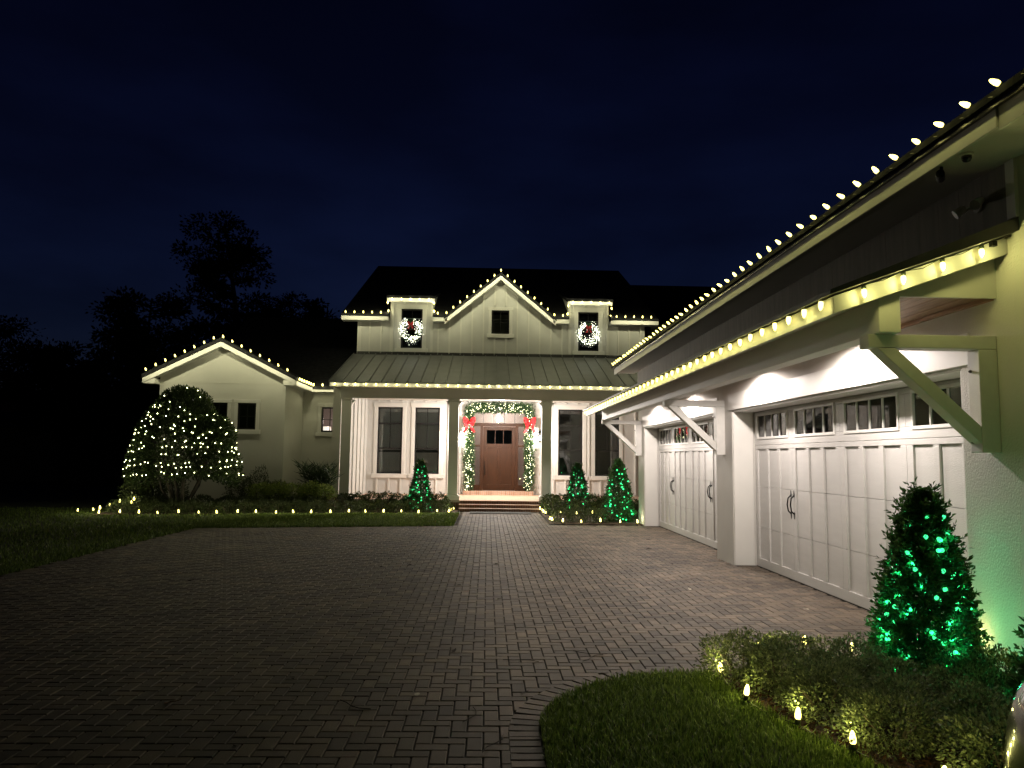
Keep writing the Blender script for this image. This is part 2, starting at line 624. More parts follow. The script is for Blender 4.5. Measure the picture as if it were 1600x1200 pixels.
VH, FH = paver_block(2 * PW, PW)
VV, FV = paver_block(PW, 2 * PW)
bricks = []
OFFX, OFFY = -6.60, -4.0
for i in range(int(11.2 / PW)):
    for j in range(int(28.2 / PW)):
        m4 = (i - j) % 4
        if m4 == 0:
            cx, cy_ = OFFX + (i + 1) * PW, OFFY + (j + 0.5) * PW; hor = True
        elif m4 == 3:
            cx, cy_ = OFFX + (i + 0.5) * PW, OFFY + (j + 1) * PW; hor = False
        else:
            continue
        if in_drive(cx, cy_):
            bricks.append((cx, cy_, hor))

def to_px(x, y, z):
    d = Vector((x, y, z - 1.68))
    w = d.dot(fw)
    return (800 + 1200 * d.dot(rt) / w, 600 - 1200 * d.dot(up) / w) if w > 0.1 else (-9999, -9999)

def seen_key(b):
    px, py = to_px(b[0], b[1], 0)
    vis = 0 <= px <= 1600 and 0 <= py <= 1210
    return (0 if vis else 1, b[0] ** 2 + b[1] ** 2)
bricks.sort(key=seen_key)
me_h = np_mesh('paver', VH, FH, 'paver')
me_v = np_mesh('paver', VV, FV, 'paver')
ORG[driveway] = Vector((0, 0, 0))
rr = random.Random(3)
for (x, y, hor) in bricks[:296]:
    o = place('paver', me_h if hor else me_v, driveway, (x, y, rr.uniform(-0.0022, 0.0012)))
    o.rotation_euler = (rr.uniform(-0.004, 0.004), rr.uniform(-0.004, 0.004), rr.uniform(-0.012, 0.012))
rest = bricks[296:]
nb = len(rest)
pos = np.array([(x, y, 0.0) for x, y, h in rest])
horm = np.array([h for x, y, h in rest])
pos[:, 2] = RNG.uniform(-0.0022, 0.0012, nb)
VB = np.where(horm[:, None, None], VH[None], VV[None]) + pos[:, None, :]
tilt = RNG.uniform(-0.004, 0.004, (nb, 2))
VB[:, :, 2] += (VB[:, :, 0] - pos[:, None, 0]) * tilt[:, None, 0] + (VB[:, :, 1] - pos[:, None, 1]) * tilt[:, None, 1]
FB = (np.arange(nb)[:, None, None] * 12 + FH[None]).reshape(-1, 4)
field = np_obj('paver_field', VB.reshape(-1, 3), FB, 'paver_field', driveway)
att = field.data.attributes.new('tone', 'FLOAT', 'FACE')
att.data.foreach_set('value', np.repeat(RNG.uniform(0, 1, nb), 9).astype(np.float32))
field['kind'] = 'stuff'

# soldier course round the near lawn
path = []
y = SOUTH
while y < CY:
    path.append((CX - RI - 0.1, y, 0.0)); y += 0.103
th = math.pi
while th > math.pi / 2:
    path.append((CX + (RI + 0.1) * math.cos(th), CY + (RI + 0.1) * math.sin(th), math.pi - th)); th -= 0.103 / (RI + 0.1)
x = CX + 0.06
while x < 3.92:
    path.append((x, CY + RI + 0.1, math.pi / 2)); x += 0.103
Vb, Fb = paver_block(0.2, 0.098)
me_b = np_mesh('border_paver', Vb, Fb, 'paver')
for (x, y, a) in path:
    o = place('border_paver', me_b, driveway, (x, y, rr.uniform(0.003, 0.006)))
    o.rotation_euler = (rr.uniform(-0.01, 0.01), rr.uniform(-0.01, 0.01), -a + rr.uniform(-0.015, 0.015))

# lawns and beds
lawn = MB()
lawn.face([(-60, -30, -0.004), (DX0 - 0.02, -30, -0.004), (DX0 - 0.02, front_edge(DX0), -0.004), (-0.78, front_edge(-0.78), -0.004), (-0.78, 24.3, -0.004), (-60, 24.3, -0.004)])
struct(lawn.build('lawn', 'soil'))
isl = MB()
isl.face([(CX - RI, SOUTH, 0.012)] + [(2.55, SOUTH, 0.012), (1.98, 4.9, 0.012), (1.82, 5.5, 0.012), (1.80, CY + RI, 0.012)] + [(CX + RI * math.cos(t), CY + RI * math.sin(t), 0.012) for t in np.linspace(math.pi / 2, math.pi, 14)])
struct(isl.build('near_lawn', 'soil'))
bed = MB()
bed.face([(2.55, SOUTH, 0.02), (3.97, SOUTH, 0.02), (3.97, CY + RI + 0.02, 0.02), (1.80, CY + RI + 0.02, 0.02), (1.82, 5.5, 0.02), (1.98, 4.9, 0.02)])
struct(bed.build('mulch_bed', 'mulch'))
bed = MB()
bed.face([(1.60, 19.55, 0.02), (3.97, 19.55, 0.02), (3.97, 20.2, 0.02), (5.9, 20.2, 0.02), (5.9, 24.45, 0.02), (1.64, 24.45, 0.02)])
struct(bed.build('mulch_bed', 'mulch'))

def bed_front(x):
    return 21.05 + (x + 10.3) * 0.185
bed = MB()
bed.face([(-10.6, bed_front(-10.6), 0.02), (-0.9, bed_front(-0.9), 0.02), (-0.86, 24.45, 0.02), (-4.9, 24.45, 0.02), (-4.9, 27, 0.02), (-10.6, 27, 0.02)])
struct(bed.build('mulch_bed', 'mulch'))

def grass(n, sampler, h, w, seed, z):
    rng = np.random.default_rng(seed)
    P = sampler(n, rng)
    n = len(P)
    hh = h * rng.uniform(0.5, 1.25, n)[:, None]
    az = rng.uniform(0, 2 * math.pi, n)
    side = np.stack([np.cos(az), np.sin(az), np.zeros(n)], 1)
    lean = np.stack([-np.sin(az), np.cos(az), np.zeros(n)], 1) * rng.uniform(-0.9, 0.9, n)[:, None]
    B = np.column_stack([P, np.full(n, z)])
    ww = w * rng.uniform(0.6, 1.2, n)[:, None]
    upv = np.array([0, 0, 1.0])
    a = B - side * ww / 2; b = B + side * ww / 2
    mid = B + upv * hh * 0.55 + lean * hh * 0.28
    c = mid + side * ww * 0.42; d = mid - side * ww * 0.42
    e = B + upv * hh * 0.92 + lean * hh * 0.9
    V = np.stack([a, b, c, d, e], 1).reshape(-1, 3)
    i = np.arange(n)[:, None] * 5
    Fc = np.concatenate([i + np.array([[0, 1, 2]]), i + np.array([[0, 2, 3]]), i + np.array([[3, 2, 4]])])
    return V, Fc

def s_near(n, rng):
    P = np.column_stack([rng.uniform(CX - RI, 2.6, n), rng.uniform(SOUTH, CY + RI, n)])
    edge = np.interp(P[:, 1], [SOUTH, 4.9, 5.5, 6.2], [2.55, 1.98, 1.82, 1.80]) + 0.03 * np.sin(P[:, 1] * 23) + 0.02 * np.sin(P[:, 1] * 51)
    ok = np.array([in_island(x, y, 0.0) for x, y in P]) & (P[:, 0] < edge)
    return P[ok]
V, Fc = grass(46000, s_near, 0.055, 0.008, 5, 0.012)
o = np_obj('grass', V, Fc, 'grass'); o['kind'] = 'stuff'
tag(o, 'green turf grass with a rounded corner in the foreground', 'grass')

def s_strip(n, rng):
    P = np.column_stack([rng.uniform(DX0, -0.8, n), rng.uniform(17.5, 23.2, n)])
    ok = (P[:, 1] > front_edge(P[:, 0]) + 0.02) & (P[:, 1] < bed_front(P[:, 0]) + 0.05)
    return P[ok]
def s_left(n, rng):
    y = rng.uniform(7.0, 23.5, n)
    x = DX0 - 14 * rng.uniform(0, 1, n) ** 1.5
    ok = ~((x > -10.6) & (y > bed_front(x)))
    return np.column_stack([x, y])[ok]
V, Fc = cat([grass(45000, s_strip, 0.07, 0.018, 6, -0.004), grass(60000, s_left, 0.07, 0.016, 7, -0.004)])
o = np_obj('grass', V, Fc, 'grass'); o['kind'] = 'stuff'
tag(o, 'dark lawn grass left of the driveway and along the front bed', 'grass')

# mulch chips of the near bed
rngm = np.random.default_rng(9)
P = np.column_stack([rngm.uniform(1.75, 3.95, 5000), rngm.uniform(3.2, 6.12, 5000), rngm.uniform(0.02, 0.05, 5000)])
P = P[P[:, 0] > np.interp(P[:, 1], [SOUTH, 4.9, 5.5, 6.2], [2.55, 1.98, 1.82, 1.80])]
D = rngm.normal(size=(len(P), 3)) * np.array([1, 1, 0.35])
V, Fc = leaves(P, D, 0.05, 0.16, 0.05, rngm)
o = np_obj('mulch_chips', V, Fc, 'mulch_chip'); o['kind'] = 'stuff'
tag(o, 'loose brown bark chips on the near planting bed', 'mulch')

# ================================================================== GARAGE
GX = 3.97
garage = thing('garage', 'white stucco garage with two wide carriage doors under a bracketed canopy', 'garage', (GX, 12.8, 0))
OP = [(6.30, 12.38), (13.27, 19.40)]                  # the two door openings along y
HT = 2.48
w = MB()
def xface(mb, x, y0, y1, z0, z1):
    mb.face([(x, y1, z0), (x, y0, z0), (x, y0, z1), (x, y1, z1)])
for (a, b) in ((-4.0, OP[0][0]), (OP[0][1], OP[1][0]), (OP[1][1], 20.15)):
    xface(w, GX, a, b, 0, HT)
xface(w, GX, -4.0, 20.15, HT, 4.02)
for (a, b) in OP:                                     # reveals
    w.face([(GX, a, 0), (GX + 0.5, a, 0), (GX + 0.5, a, HT), (GX, a, HT)])
    w.face([(GX + 0.5, b, 0), (GX, b, 0), (GX, b, HT), (GX + 0.5, b, HT)])
    w.face([(GX, a, HT), (GX + 0.5, a, HT), (GX + 0.5, b, HT), (GX, b, HT)])
w.face([(GX, 20.15, 0), (10.5, 20.15, 0), (10.5, 20.15, 4.02), (GX, 20.15, 4.02)])
w.face([(10.5, -4, 0), (GX, -4, 0), (GX, -4, 4.02), (10.5, -4, 4.02)])
w.face([(10.5, 20.15, 0), (10.5, -4, 0), (10.5, -4, 4.02), (10.5, 20.15, 4.02)])
w.face([(GX, -4, 4.02), (GX, 20.15, 4.02), (10.5, 20.15, 4.02), (10.5, -4, 4.02)])
for (a, b) in ((-4.0, OP[0][0]), (OP[0][1], OP[1][0]), (OP[1][1], 20.15)):
    xface(w, GX + 0.5, a, b, 0, HT)
xface(w, GX + 0.5, -4.0, 20.15, HT, 4.02)
wall = w.build('wall', 'stucco', garage)
box('floor', 'joint_sand', garage, GX + 0.36, 10.5, -3.9, 20.1, -0.01, 0.004)

for (a, b) in OP:
    box('door_header', 'white_paint', garage, GX - 0.022, GX - 0.001, a - 0.14, b + 0.14, HT + 0.004, HT + 0.27, 0.005)
    for yy, s in ((a, 1), (b, -1)):
        y0, y1 = sorted((yy + s * 0.002, yy + s * 0.030))
        box('jamb_board', 'white_paint', garage, GX + 0.012, GX + 0.33, y0, y1, 0.004, HT - 0.03, 0.004)
    box('jamb_board', 'white_paint', garage, GX + 0.012, GX + 0.33, a + 0.03, b - 0.03, HT - 0.028, HT - 0.002, 0.004)

def garage_door(y0, y1):
    X = GX + 0.36                                     # outer face of the stiles
    n = 4
    pitch = (y1 - y0) / n
    root = box('garage_door', 'door_white', garage, X + 0.055, X + 0.075, y0, y1, 0.012, HT)
    rows = [(0.012, 0.62), (0.624, 1.262), (1.266, 1.915)]
    # rail and stile frame of each lift section
    for ri, (z0, z1) in enumerate(rows):
        f = MB()
        if ri == 0:
            f.box(X, X + 0.05, y0, y1, z0, z0 + 0.13)
        if ri == 2:
            f.box(X, X + 0.05, y0, y1, z1 - 0.06, z1)
        zb = z0 + (0.132 if ri == 0 else 0.0)
        zt = z1 - (0.062 if ri == 2 else 0.0)
        for k in range(n):
            a = y0 + k * pitch
            ed = 0.12
            pw = (pitch - 2 * ed - 2 * 0.10) / 3
            stiles = [(a, a + ed), (a + pitch - ed, a + pitch - 0.004)] + [(a + ed + q * pw + (q - 1) * 0.10, a + ed + q * pw + q * 0.10) for q in (1, 2)]
            for s0, s1 in stiles:
                box('stile', 'door_white', root, X, X + 0.05, s0, s1, zb, zt, 0.004)
        if f.v:
            f.build('rail', 'door_white', root, bevel=0.004)
        for k in range(n):
            a = y0 + k * pitch
            ed = 0.12
            pw = (pitch - 2 * ed - 2 * 0.10) / 3
            for q in range(3):
                s0 = a + ed + q * (pw + 0.10)
                box('panel', 'door_white', root, X + 0.024, X + 0.045, s0 + 0.001, s0 + pw - 0.001, zb + 0.001, zt - 0.001)
    # glazed top section
    f = MB()
    zt0 = 1.919
    box('rail', 'door_white', root, X, X + 0.05, y0, y1, zt0, 2.04, 0.004)
    box('rail', 'door_white', root, X, X + 0.05, y0, y1, 2.385, HT - 0.03, 0.004)
    for k in range(n):
        a = y0 + k * pitch
        box('stile', 'door_white', root, X, X + 0.05, a, a + 0.155, 2.042, 2.383, 0.004)
        box('stile', 'door_white', root, X, X + 0.05, a + pitch - 0.155, a + pitch - 0.002, 2.042, 2.383, 0.004)
    for k in range(n):
        a = y0 + k * pitch + 0.157
        b = y0 + (k + 1) * pitch - 0.157
        fr = MB()
        fr.box(X - 0.012, X + 0.03, a - 0.035, a, 2.01, 2.415).box(X - 0.012, X + 0.03, b, b + 0.035, 2.01, 2.415)
        fr.box(X - 0.012, X + 0.03, a + 0.001, b - 0.001, 2.01, 2.045).box(X - 0.012, X + 0.03, a + 0.001, b - 0.001, 2.38, 2.415)
        pw = (b - a) / 4
        for q in (1, 2, 3):
            fr.box(X - 0.006, X + 0.02, a + q * pw - 0.011, a + q * pw + 0.011, 2.046, 2.379)
        fr.build('window_frame', 'white_paint', root, bevel=0.003)
        for q in range(4):
            box('pane', 'pane_garage', root, X + 0.010, X + 0.014, a + q * pw + 0.012, a + (q + 1) * pw - 0.012, 2.048, 2.377)
    for kk in (1, 3):                                  # two pairs of pull handles
        yc = y0 + kk * pitch
        for s in (-1, 1):
            hd = MB()
            y = yc + s * 0.055
            pts = [(X - 0.006, y, 0.93), (X - 0.045, y, 0.97), (X - 0.058, y + s * 0.004, 1.06), (X - 0.045, y, 1.15), (X - 0.006, y, 1.19)]
            hd.tube(pts, 0.010, 8)
            hd.prism([(y - 0.02, 0.93), (y, 0.86), (y + 0.02, 0.93), (y, 0.96)], 'x', X - 0.008, X - 0.001)
            hd.prism([(y - 0.02, 1.19), (y, 1.16), (y + 0.02, 1.19), (y, 1.26)], 'x', X - 0.008, X - 0.001)
            hd.build('handle', 'black_metal', root, smooth=False)
    box('bottom_seal', 'tyre', root, X + 0.004, X + 0.05, y0, y1, -0.008, 0.0115)
    return root
for (a, b) in OP:
    garage_door(a + 0.032, b - 0.032)

# --- canopy over the doors
NE, FE = 5.65, 20.30                                   # near and far ends
XE = 2.60                                              # outer face of the eave board
SL = (3.28 - 2.79) / (GX - XE)
def zr(x):                                             # underside of the rake boards
    return 2.79 + SL * (x - XE)
canopy = MB().prism([(XE - 0.085, zr(XE - 0.085) + 0.150), (GX - 0.002, zr(GX) + 0.145), (GX - 0.002, zr(GX) + 0.25), (XE - 0.085, zr(XE - 0.085) + 0.185)], 'y', NE - 0.14, FE + 0.06).build('canopy_roof', 'flashing', garage)
box('eave_board', 'white_paint', garage, XE, XE + 0.025, NE + 0.024, FE - 0.024, 2.79, 2.925, 0.004)
for (ya, yb) in ((NE, NE + 0.022), (FE - 0.022, FE)):
    MB().prism([(XE, 2.79), (GX - 0.002, zr(GX)), (GX - 0.002, zr(GX) + 0.135), (XE, 2.925)], 'y', ya, yb).build('rake_board', 'white_paint', garage, bevel=0.004)
box('beam', 'beam_paint', garage, 3.0, 3.17, 5.75, 20.12, 2.672, 2.985, 0.006)
for ya in (5.80, 20.08):
    MB().prism([(3.172, 2.965), (GX - 0.002, 2.965), (GX - 0.002, zr(GX) + 0.02), (3.172, zr(3.172) + 0.02)], 'y', ya, ya + 0.03).build('gable_panel', 'beam_paint', garage)
MB().prism([(XE + 0.026, zr(XE) + 0.03), (2.998, zr(3.0) + 0.0), (2.998, zr(3.0) + 0.02), (XE + 0.026, zr(XE) + 0.05)], 'y', NE + 0.03, FE - 0.03).build('eave_soffit', 'beam_paint', garage)
npl = 8
pwid = (GX - 0.004 - 3.174) / npl
for k in range(npl):
    x0 = 3.174 + k * pwid
    box('soffit_plank', 'wood_soffit', garage, x0 + 0.003, x0 + pwid - 0.003, 5.835, 20.07, 2.985 + 0.001 * (k % 2), 3.005)
box('soffit_trim', 'wood_soffit', garage, GX - 0.05, GX - 0.003, 5.835, 20.07, 2.955, 2.983)
for yc in (5.90, 12.82, 19.80):                        # three wall brackets
    br = MB()
    ya, yb = yc - 0.075, yc + 0.075
    br.box(2.95, GX - 0.002, ya, yb, 2.565, 2.67)
    br.box(3.82, GX - 0.002, ya, yb, 1.76, 2.563)
    br.prism([(3.02, 2.563), (3.17, 2.563), (3.818, 1.965), (3.818, 1.825)], 'y', ya + 0.004, yb - 0.004)
    b_ = br.build('bracket', 'beam_paint', garage, bevel=0.006)
    for zz in (1.84, 2.40):
        MB().tube([(3.80, yc + 0.03, zz), (3.819, yc + 0.03, zz)], [0.009, 0.013], 8).build('bolt', 'drip_metal', b_)

# recessed downlights in the wooden soffit
k = 0
for yy, lab in ((7.95, 'recessed round downlight in canopy soffit above the near garage door, nearest the camera'),
                (10.85, 'recessed downlight above the near garage door, on the side of the middle bracket'),
                (14.75, 'recessed downlight above the far garage door, just past the middle bracket'),
                (17.85, 'recessed downlight above the far garage door, nearest the front porch')):
    t = thing('recessed_light', lab, 'downlight', (3.50, yy, 2.98), 'downlights in the canopy soffit')
    MB().lathe([(0.085, 0.0), (0.085, -0.008), (0.06, -0.010), (0.058, 0.0)], 20, (3.50, yy, 2.984)).build('trim_ring', 'white_paint', t, smooth=False)
    MB().lathe([(0.055, -0.002), (0.055, -0.004), (0.0, -0.0045)], 20, (3.50, yy, 2.984)).build('lens', 'spot_lens', t)
    add_spot('spot_lamp', t, (3.50, yy, 2.955), (3.60, yy, 0.0), SPOT_W, (1.0, 0.88, 0.81), 172, 0.30, 0.07)

# --- main eave above the canopy
EX = 3.42
box('fascia', 'white_paint', garage, EX, EX + 0.025, 4.92, 20.72, 3.95, 4.09, 0.004)
box('fascia', 'beam_paint', garage, EX + 0.012, EX + 0.037, -4.0, 4.915, 3.93, 4.09, 0.004)
box('soffit', 'white_siding', garage, EX + 0.04, GX - 0.001, -4.0, 20.70, 3.985, 4.005)
box('drip_edge', 'drip_metal', garage, EX - 0.035, EX - 0.004, -4.0, 20.74, 4.075, 4.115, 0.004)
MB().prism([(EX - 0.06, 4.117), (7.3, 6.4), (7.3, 6.52), (EX - 0.07, 4.165)], 'y', -4.0, 20.76).build('roof', 'shingle', garage)
MB().prism([(7.3, 6.4), (11.0, 4.1), (11.0, 4.2), (7.3, 6.52)], 'y', -4.0, 20.76).build('roof', 'shingle', garage)
MB().prism([(GX, 4.03), (10.5, 4.03), (7.3, 6.35)], 'y', 20.10, 20.14).build('gable_wall', 'stucco', garage)
box('wall_batten', 'white_siding', garage, GX - 0.03, GX - 0.001, 5.50, 5.597, 3.53, 3.98)
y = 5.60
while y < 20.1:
    box('siding_board', 'shaded_grey_siding', garage, GX - 0.016 - 0.001 * (int(y * 10) % 3), GX - 0.001, y + 0.002, min(y + 0.298, 20.14), 3.40, 3.983)
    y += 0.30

# ================================================================== HOUSE
HY = 28.3
house = thing('house', 'white board and batten farmhouse with front porch, dormers and a stucco wing', 'house', (0.45, HY, 0))

def wall_xz(mb, x0, x1, z0, z1, y, dep, holes):
    xs = sorted({x0, x1, *[h[0] for h in holes], *[h[1] for h in holes]})
    zs = sorted({z0, z1, *[h[2] for h in holes], *[h[3] for h in holes]})
    for i in range(len(xs) - 1):
        for j in range(len(zs) - 1):
            cx, cz = (xs[i] + xs[i + 1]) / 2, (zs[j] + zs[j + 1]) / 2
            if any(h[0] < cx < h[1] and h[2] < cz < h[3] for h in holes):
                continue
            mb.face([(xs[i], y, zs[j]), (xs[i + 1], y, zs[j]), (xs[i + 1], y, zs[j + 1]), (xs[i], y, zs[j + 1])])
    for a, b, c, d in holes:
        mb.face([(a, y, c), (a, y, d), (a, y + dep, d), (a, y + dep, c)])
        mb.face([(b, y, d), (b, y, c), (b, y + dep, c), (b, y + dep, d)])
        mb.face([(a, y, d), (b, y, d), (b, y + dep, d), (a, y + dep, d)])
        mb.face([(a, y + dep, c), (b, y + dep, c), (b, y, c), (a, y, c)])

WIN = []     # (x0, x1, z0, z1) windows of the porch wall
for a in (-4.03, -2.67, 2.60, 3.96):
    WIN.append((a, a + 0.90, 1.03, 3.46))
DOOR = (-0.62, 1.44, 0.45, 3.36)
low = MB()
wall_xz(low, -4.87, 6.6, 0.0, 5.40, HY, 0.14, WIN + [DOOR])
low.face([(-4.87, HY + 9, 0), (-4.87, HY, 0), (-4.87, HY, 6.8), (-4.87, HY + 9, 6.8)])
low.face([(6.6, HY, 0), (6.6, HY + 9, 0), (6.6, HY + 9, 6.8), (6.6, HY, 6.8)])
low.build('porch_wall', 'white_siding', house)

PEAK = (0.40, 8.30)
GL, GR = -1.45, 2.25
EZ = 6.80
DORM = [(-3.68, -2.10), (2.96, 4.46)]
upw = MB()
UW = [(-3.27, -2.49, 5.65, 7.12), (3.32, 4.08, 5.65, 7.12)]
CW = (0.08, 0.74, 6.24, 7.13)
wall_xz(upw, -4.87, 5.80, 5.40, 6.78, HY, 0.14, [(u[0], u[1], u[2], 6.78) for u in UW] + [(CW[0], CW[1], CW[2], 6.78)])
for (a, b), u in zip(DORM, UW):
    wall_xz(upw, a, u[0], 6.78, 7.42, HY, 0.14, [])
    wall_xz(upw, u[1], b, 6.78, 7.42, HY, 0.14, [])
    wall_xz(upw, u[0], u[1], 7.12, 7.42, HY, 0.14, [])
    upw.face([(u[0], HY, 6.78), (u[0], HY, 7.12), (u[0], HY + 0.14, 7.12), (u[0], HY + 0.14, 6.78)])
    upw.face([(u[1], HY, 7.12), (u[1], HY, 6.78), (u[1], HY + 0.14, 6.78), (u[1], HY + 0.14, 7.12)])
def gz(x):
    return PEAK[1] - abs(x - PEAK[0]) * (PEAK[1] - EZ) / (PEAK[0] - GL)
for (a, b) in ((GL, CW[0]), (CW[1], GR)):
    upw.face([(a, HY, 6.78), (b, HY, 6.78), (b, HY, max(gz(b), 6.78)), (a, HY, max(gz(a), 6.78))])
upw.face([(CW[0], HY, 7.13), (CW[1], HY, 7.13), (CW[1], HY, gz(CW[1])), (PEAK[0], HY, PEAK[1]), (CW[0], HY, gz(CW[0]))])
upw.build('upper_wall', 'white_siding', house)

def window(parent, x0, x1, z0, z1, y, style, trim=0.13, sill=True, back='blind_or_backing', backd=0.16, name='window'):
    f = MB()
    t = 0.055
    yf, yb = y + 0.02, y + 0.085
    f.box(x0, x0 + t, yf, yb, z0, z1).box(x1 - t, x1, yf, yb, z0, z1)
    f.box(x0 + t, x1 - t, yf, yb, z0, z0 + t).box(x0 + t, x1 - t, yf, yb, z1 - t, z1)
    h = z1 - z0
    cx = (x0 + x1) / 2
    panes = []
    mt = 0.012
    if style == 'porch':
        zt, zm = z1 - 0.235 * h, z1 - 0.62 * h
        f.box(x0 + t, x1 - t, yf + 0.002, yb - 0.002, zt - 0.055, zt)
        f.box(x0 + t, x1 - t, yf + 0.004, yb - 0.004, zm - 0.022, zm + 0.022)
        f.box(cx - mt, cx + mt, yf + 0.008, yb - 0.02, zt, z1 - t)
        f.box(cx - mt, cx + mt, yf + 0.008, yb - 0.02, zm + 0.022, zt - 0.055)
        panes = [(x0 + t, cx - mt, zt, z1 - t), (cx + mt, x1 - t, zt, z1 - t), (x0 + t, cx - mt, zm + 0.022, zt - 0.055), (cx + mt, x1 - t, zm + 0.022, zt - 0.055), (x0 + t, x1 - t, z0 + t, zm - 0.022)]
    elif style == 'dormer':
        zm = (z0 + z1) / 2
        f.box(x0 + t, x1 - t, yf + 0.004, yb - 0.004, zm - 0.022, zm + 0.022)
        f.box(cx - mt, cx + mt, yf + 0.008, yb - 0.02, zm + 0.022, z1 - t)
        panes = [(x0 + t, cx - mt, zm + 0.022, z1 - t), (cx + mt, x1 - t, zm + 0.022, z1 - t), (x0 + t, x1 - t, z0 + t, zm - 0.022)]
    else:
        zm = (z0 + z1) / 2
        f.box(x0 + t, x1 - t, yf + 0.008, yb - 0.02, zm - mt, zm + mt)
        f.box(cx - mt, cx + mt, yf + 0.008, yb - 0.02, z0 + t, zm - mt)
        f.box(cx - mt, cx + mt, yf + 0.008, yb - 0.02, zm + mt, z1 - t)
        panes = [(x0 + t, cx - mt, zm + mt, z1 - t), (cx + mt, x1 - t, zm + mt, z1 - t), (x0 + t, cx - mt, z0 + t, zm - mt), (cx + mt, x1 - t, z0 + t, zm - mt)]
    wo = f.build(name, 'black_frame', parent)
    for a, b, c, d in panes:
        box('pane', 'pane', wo, a + 0.001, b - 0.001, y + 0.052, y + 0.056, c + 0.001, d - 0.001)
    if trim:
        tm = MB()
        yt0, yt1 = y - 0.028, y - 0.001
        tm.box(x0 - trim, x0 - 0.002, yt0, yt1, z0, z1 + 0.002).box(x1 + 0.002, x1 + trim, yt0, yt1, z0, z1 + 0.002)
        tm.box(x0 - trim - 0.03, x1 + trim + 0.03, yt0 - 0.006, yt1, z1 + 0.004, z1 + 0.004 + trim * 1.1)
        tm.build('window_trim', 'white_paint', wo, bevel=0.004)
    if sill:
        box('sill', 'white_paint', wo, x0 - trim - 0.06, x1 + trim + 0.06, y - 0.075, y - 0.001, z0 - 0.15, z0 - 0.004, 0.006)
    if back:
        box('blind_or_backing', back, wo, x0 + 0.01, x1 - 0.01, y + backd, y + backd + 0.01, z0 + 0.01, z1 - 0.01)  # with dark_room: dark sheet standing in for the unlit room, no blind
    return wo

for k, (a, b, c, d) in enumerate(WIN):
    wo = window(house, a, b, c, d, HY, 'porch', back='blind_or_backing' if k < 2 else 'dark_room', backd=0.15)
    if k < 2:                                           # valance line of the roller shade
        box('shade_rail', 'flashing', wo, a + 0.02, b - 0.02, HY + 0.125, HY + 0.145, c + 0.78, c + 0.86)
for u in UW:
    window(house, *u, HY, 'dormer', trim=0.15, back='dark_room')
window(house, *CW, HY, 'quad', trim=0.11, back='blind_or_backing')

# battens, lighter than the same-paint wall in place of their shadow lines
holes = [(a - 0.2, b + 0.2, c - 0.16, d + 0.19) for a, b, c, d in WIN] + [(-0.95, 1.78, 0, 3.62)]
uholes = [(a - 0.2, b + 0.2, c - 0.16, d + 0.2) for a, b, c, d in UW] + [(CW[0] - 0.16, CW[1] + 0.16, CW[2] - 0.16, CW[3] + 0.16)]
def free_spans(x, z0, z1, hs):
    sp = [(z0, z1)]
    for a, b, c, d in hs:
        if a < x < b:
            out = []
            for s, e in sp:
                if d <= s or c >= e:
                    out.append((s, e)); continue
                if c > s: out.append((s, c))
                if d < e: out.append((d, e))
            sp = out
    return [s for s in sp if s[1] - s[0] > 0.05]
x = -4.87 + 0.43
while x < 6.5:
    for s, e in free_spans(x, 0.33, 3.70, holes):
        box('batten', 'white_paint', house, x - 0.027, x + 0.027, HY - 0.05, HY - 0.001, s, e)
    x += 0.43
x = PEAK[0] - 0.2 - 0.42 * 12
while x < 5.8:
    if x > -4.8:
        top = 6.76
        if GL < x < GR:
            top = gz(x) - 0.12
        for a, b in DORM:
            if a + 0.03 < x < b - 0.03:
                top = 7.38
        for s, e in free_spans(x, 5.42, top, uholes):
            box('batten', 'white_paint', house, x - 0.027, x + 0.027, HY - 0.05, HY - 0.001, s, e)
    x += 0.42
box('corner_board', 'white_paint', house, -4.875, -4.74, HY - 0.03, HY - 0.002, 5.42, 6.74)
box('corner_board', 'white_paint', house, 5.68, 5.81, HY - 0.03, HY - 0.002, 5.42, 6.74)
for a, b in DORM:
    box('corner_board', 'white_paint', house, a, a + 0.09, HY - 0.03, HY - 0.002, 5.42, 7.40)
    box('corner_board', 'white_paint', house, b - 0.09, b, HY - 0.03, HY - 0.002, 5.42, 7.40)

# --- roofs
RY, RZ, EY = 36.6, 10.8, 27.85
SR = (RZ - EZ) / (RY - EY)
def main_z(y):
    return EZ + (y - EY) * SR
MB().prism([(HY + 0.15, main_z(HY + 0.15) + 0.03), (RY, RZ), (RY + 8.75, EZ), (RY + 8.75, EZ - 0.15), (RY, RZ - 0.16), (HY + 0.15, main_z(HY + 0.15) - 0.08)], 'x', -5.41, 6.25).build('roof', 'shingle', house)
EAVES = [(-5.41, -3.70), (-2.08, GL - 0.10), (GR + 0.10, 2.94), (4.48, 6.25)]
for a, b in EAVES:
    MB().prism([(EY - 0.04, EZ + 0.02), (HY + 0.148, main_z(HY + 0.148) + 0.028), (HY + 0.148, main_z(HY + 0.148) - 0.06), (EY - 0.04, EZ - 0.05)], 'x', a, b).build('roof_eave', 'shingle', house)
    box('fascia', 'white_paint', house, a + 0.002, b - 0.002, EY, EY + 0.025, EZ - 0.20, EZ - 0.052, 0.004)
    box('soffit', 'white_siding', house, a + 0.004, b - 0.004, EY + 0.03, HY - 0.003, EZ - 0.19, EZ - 0.17)
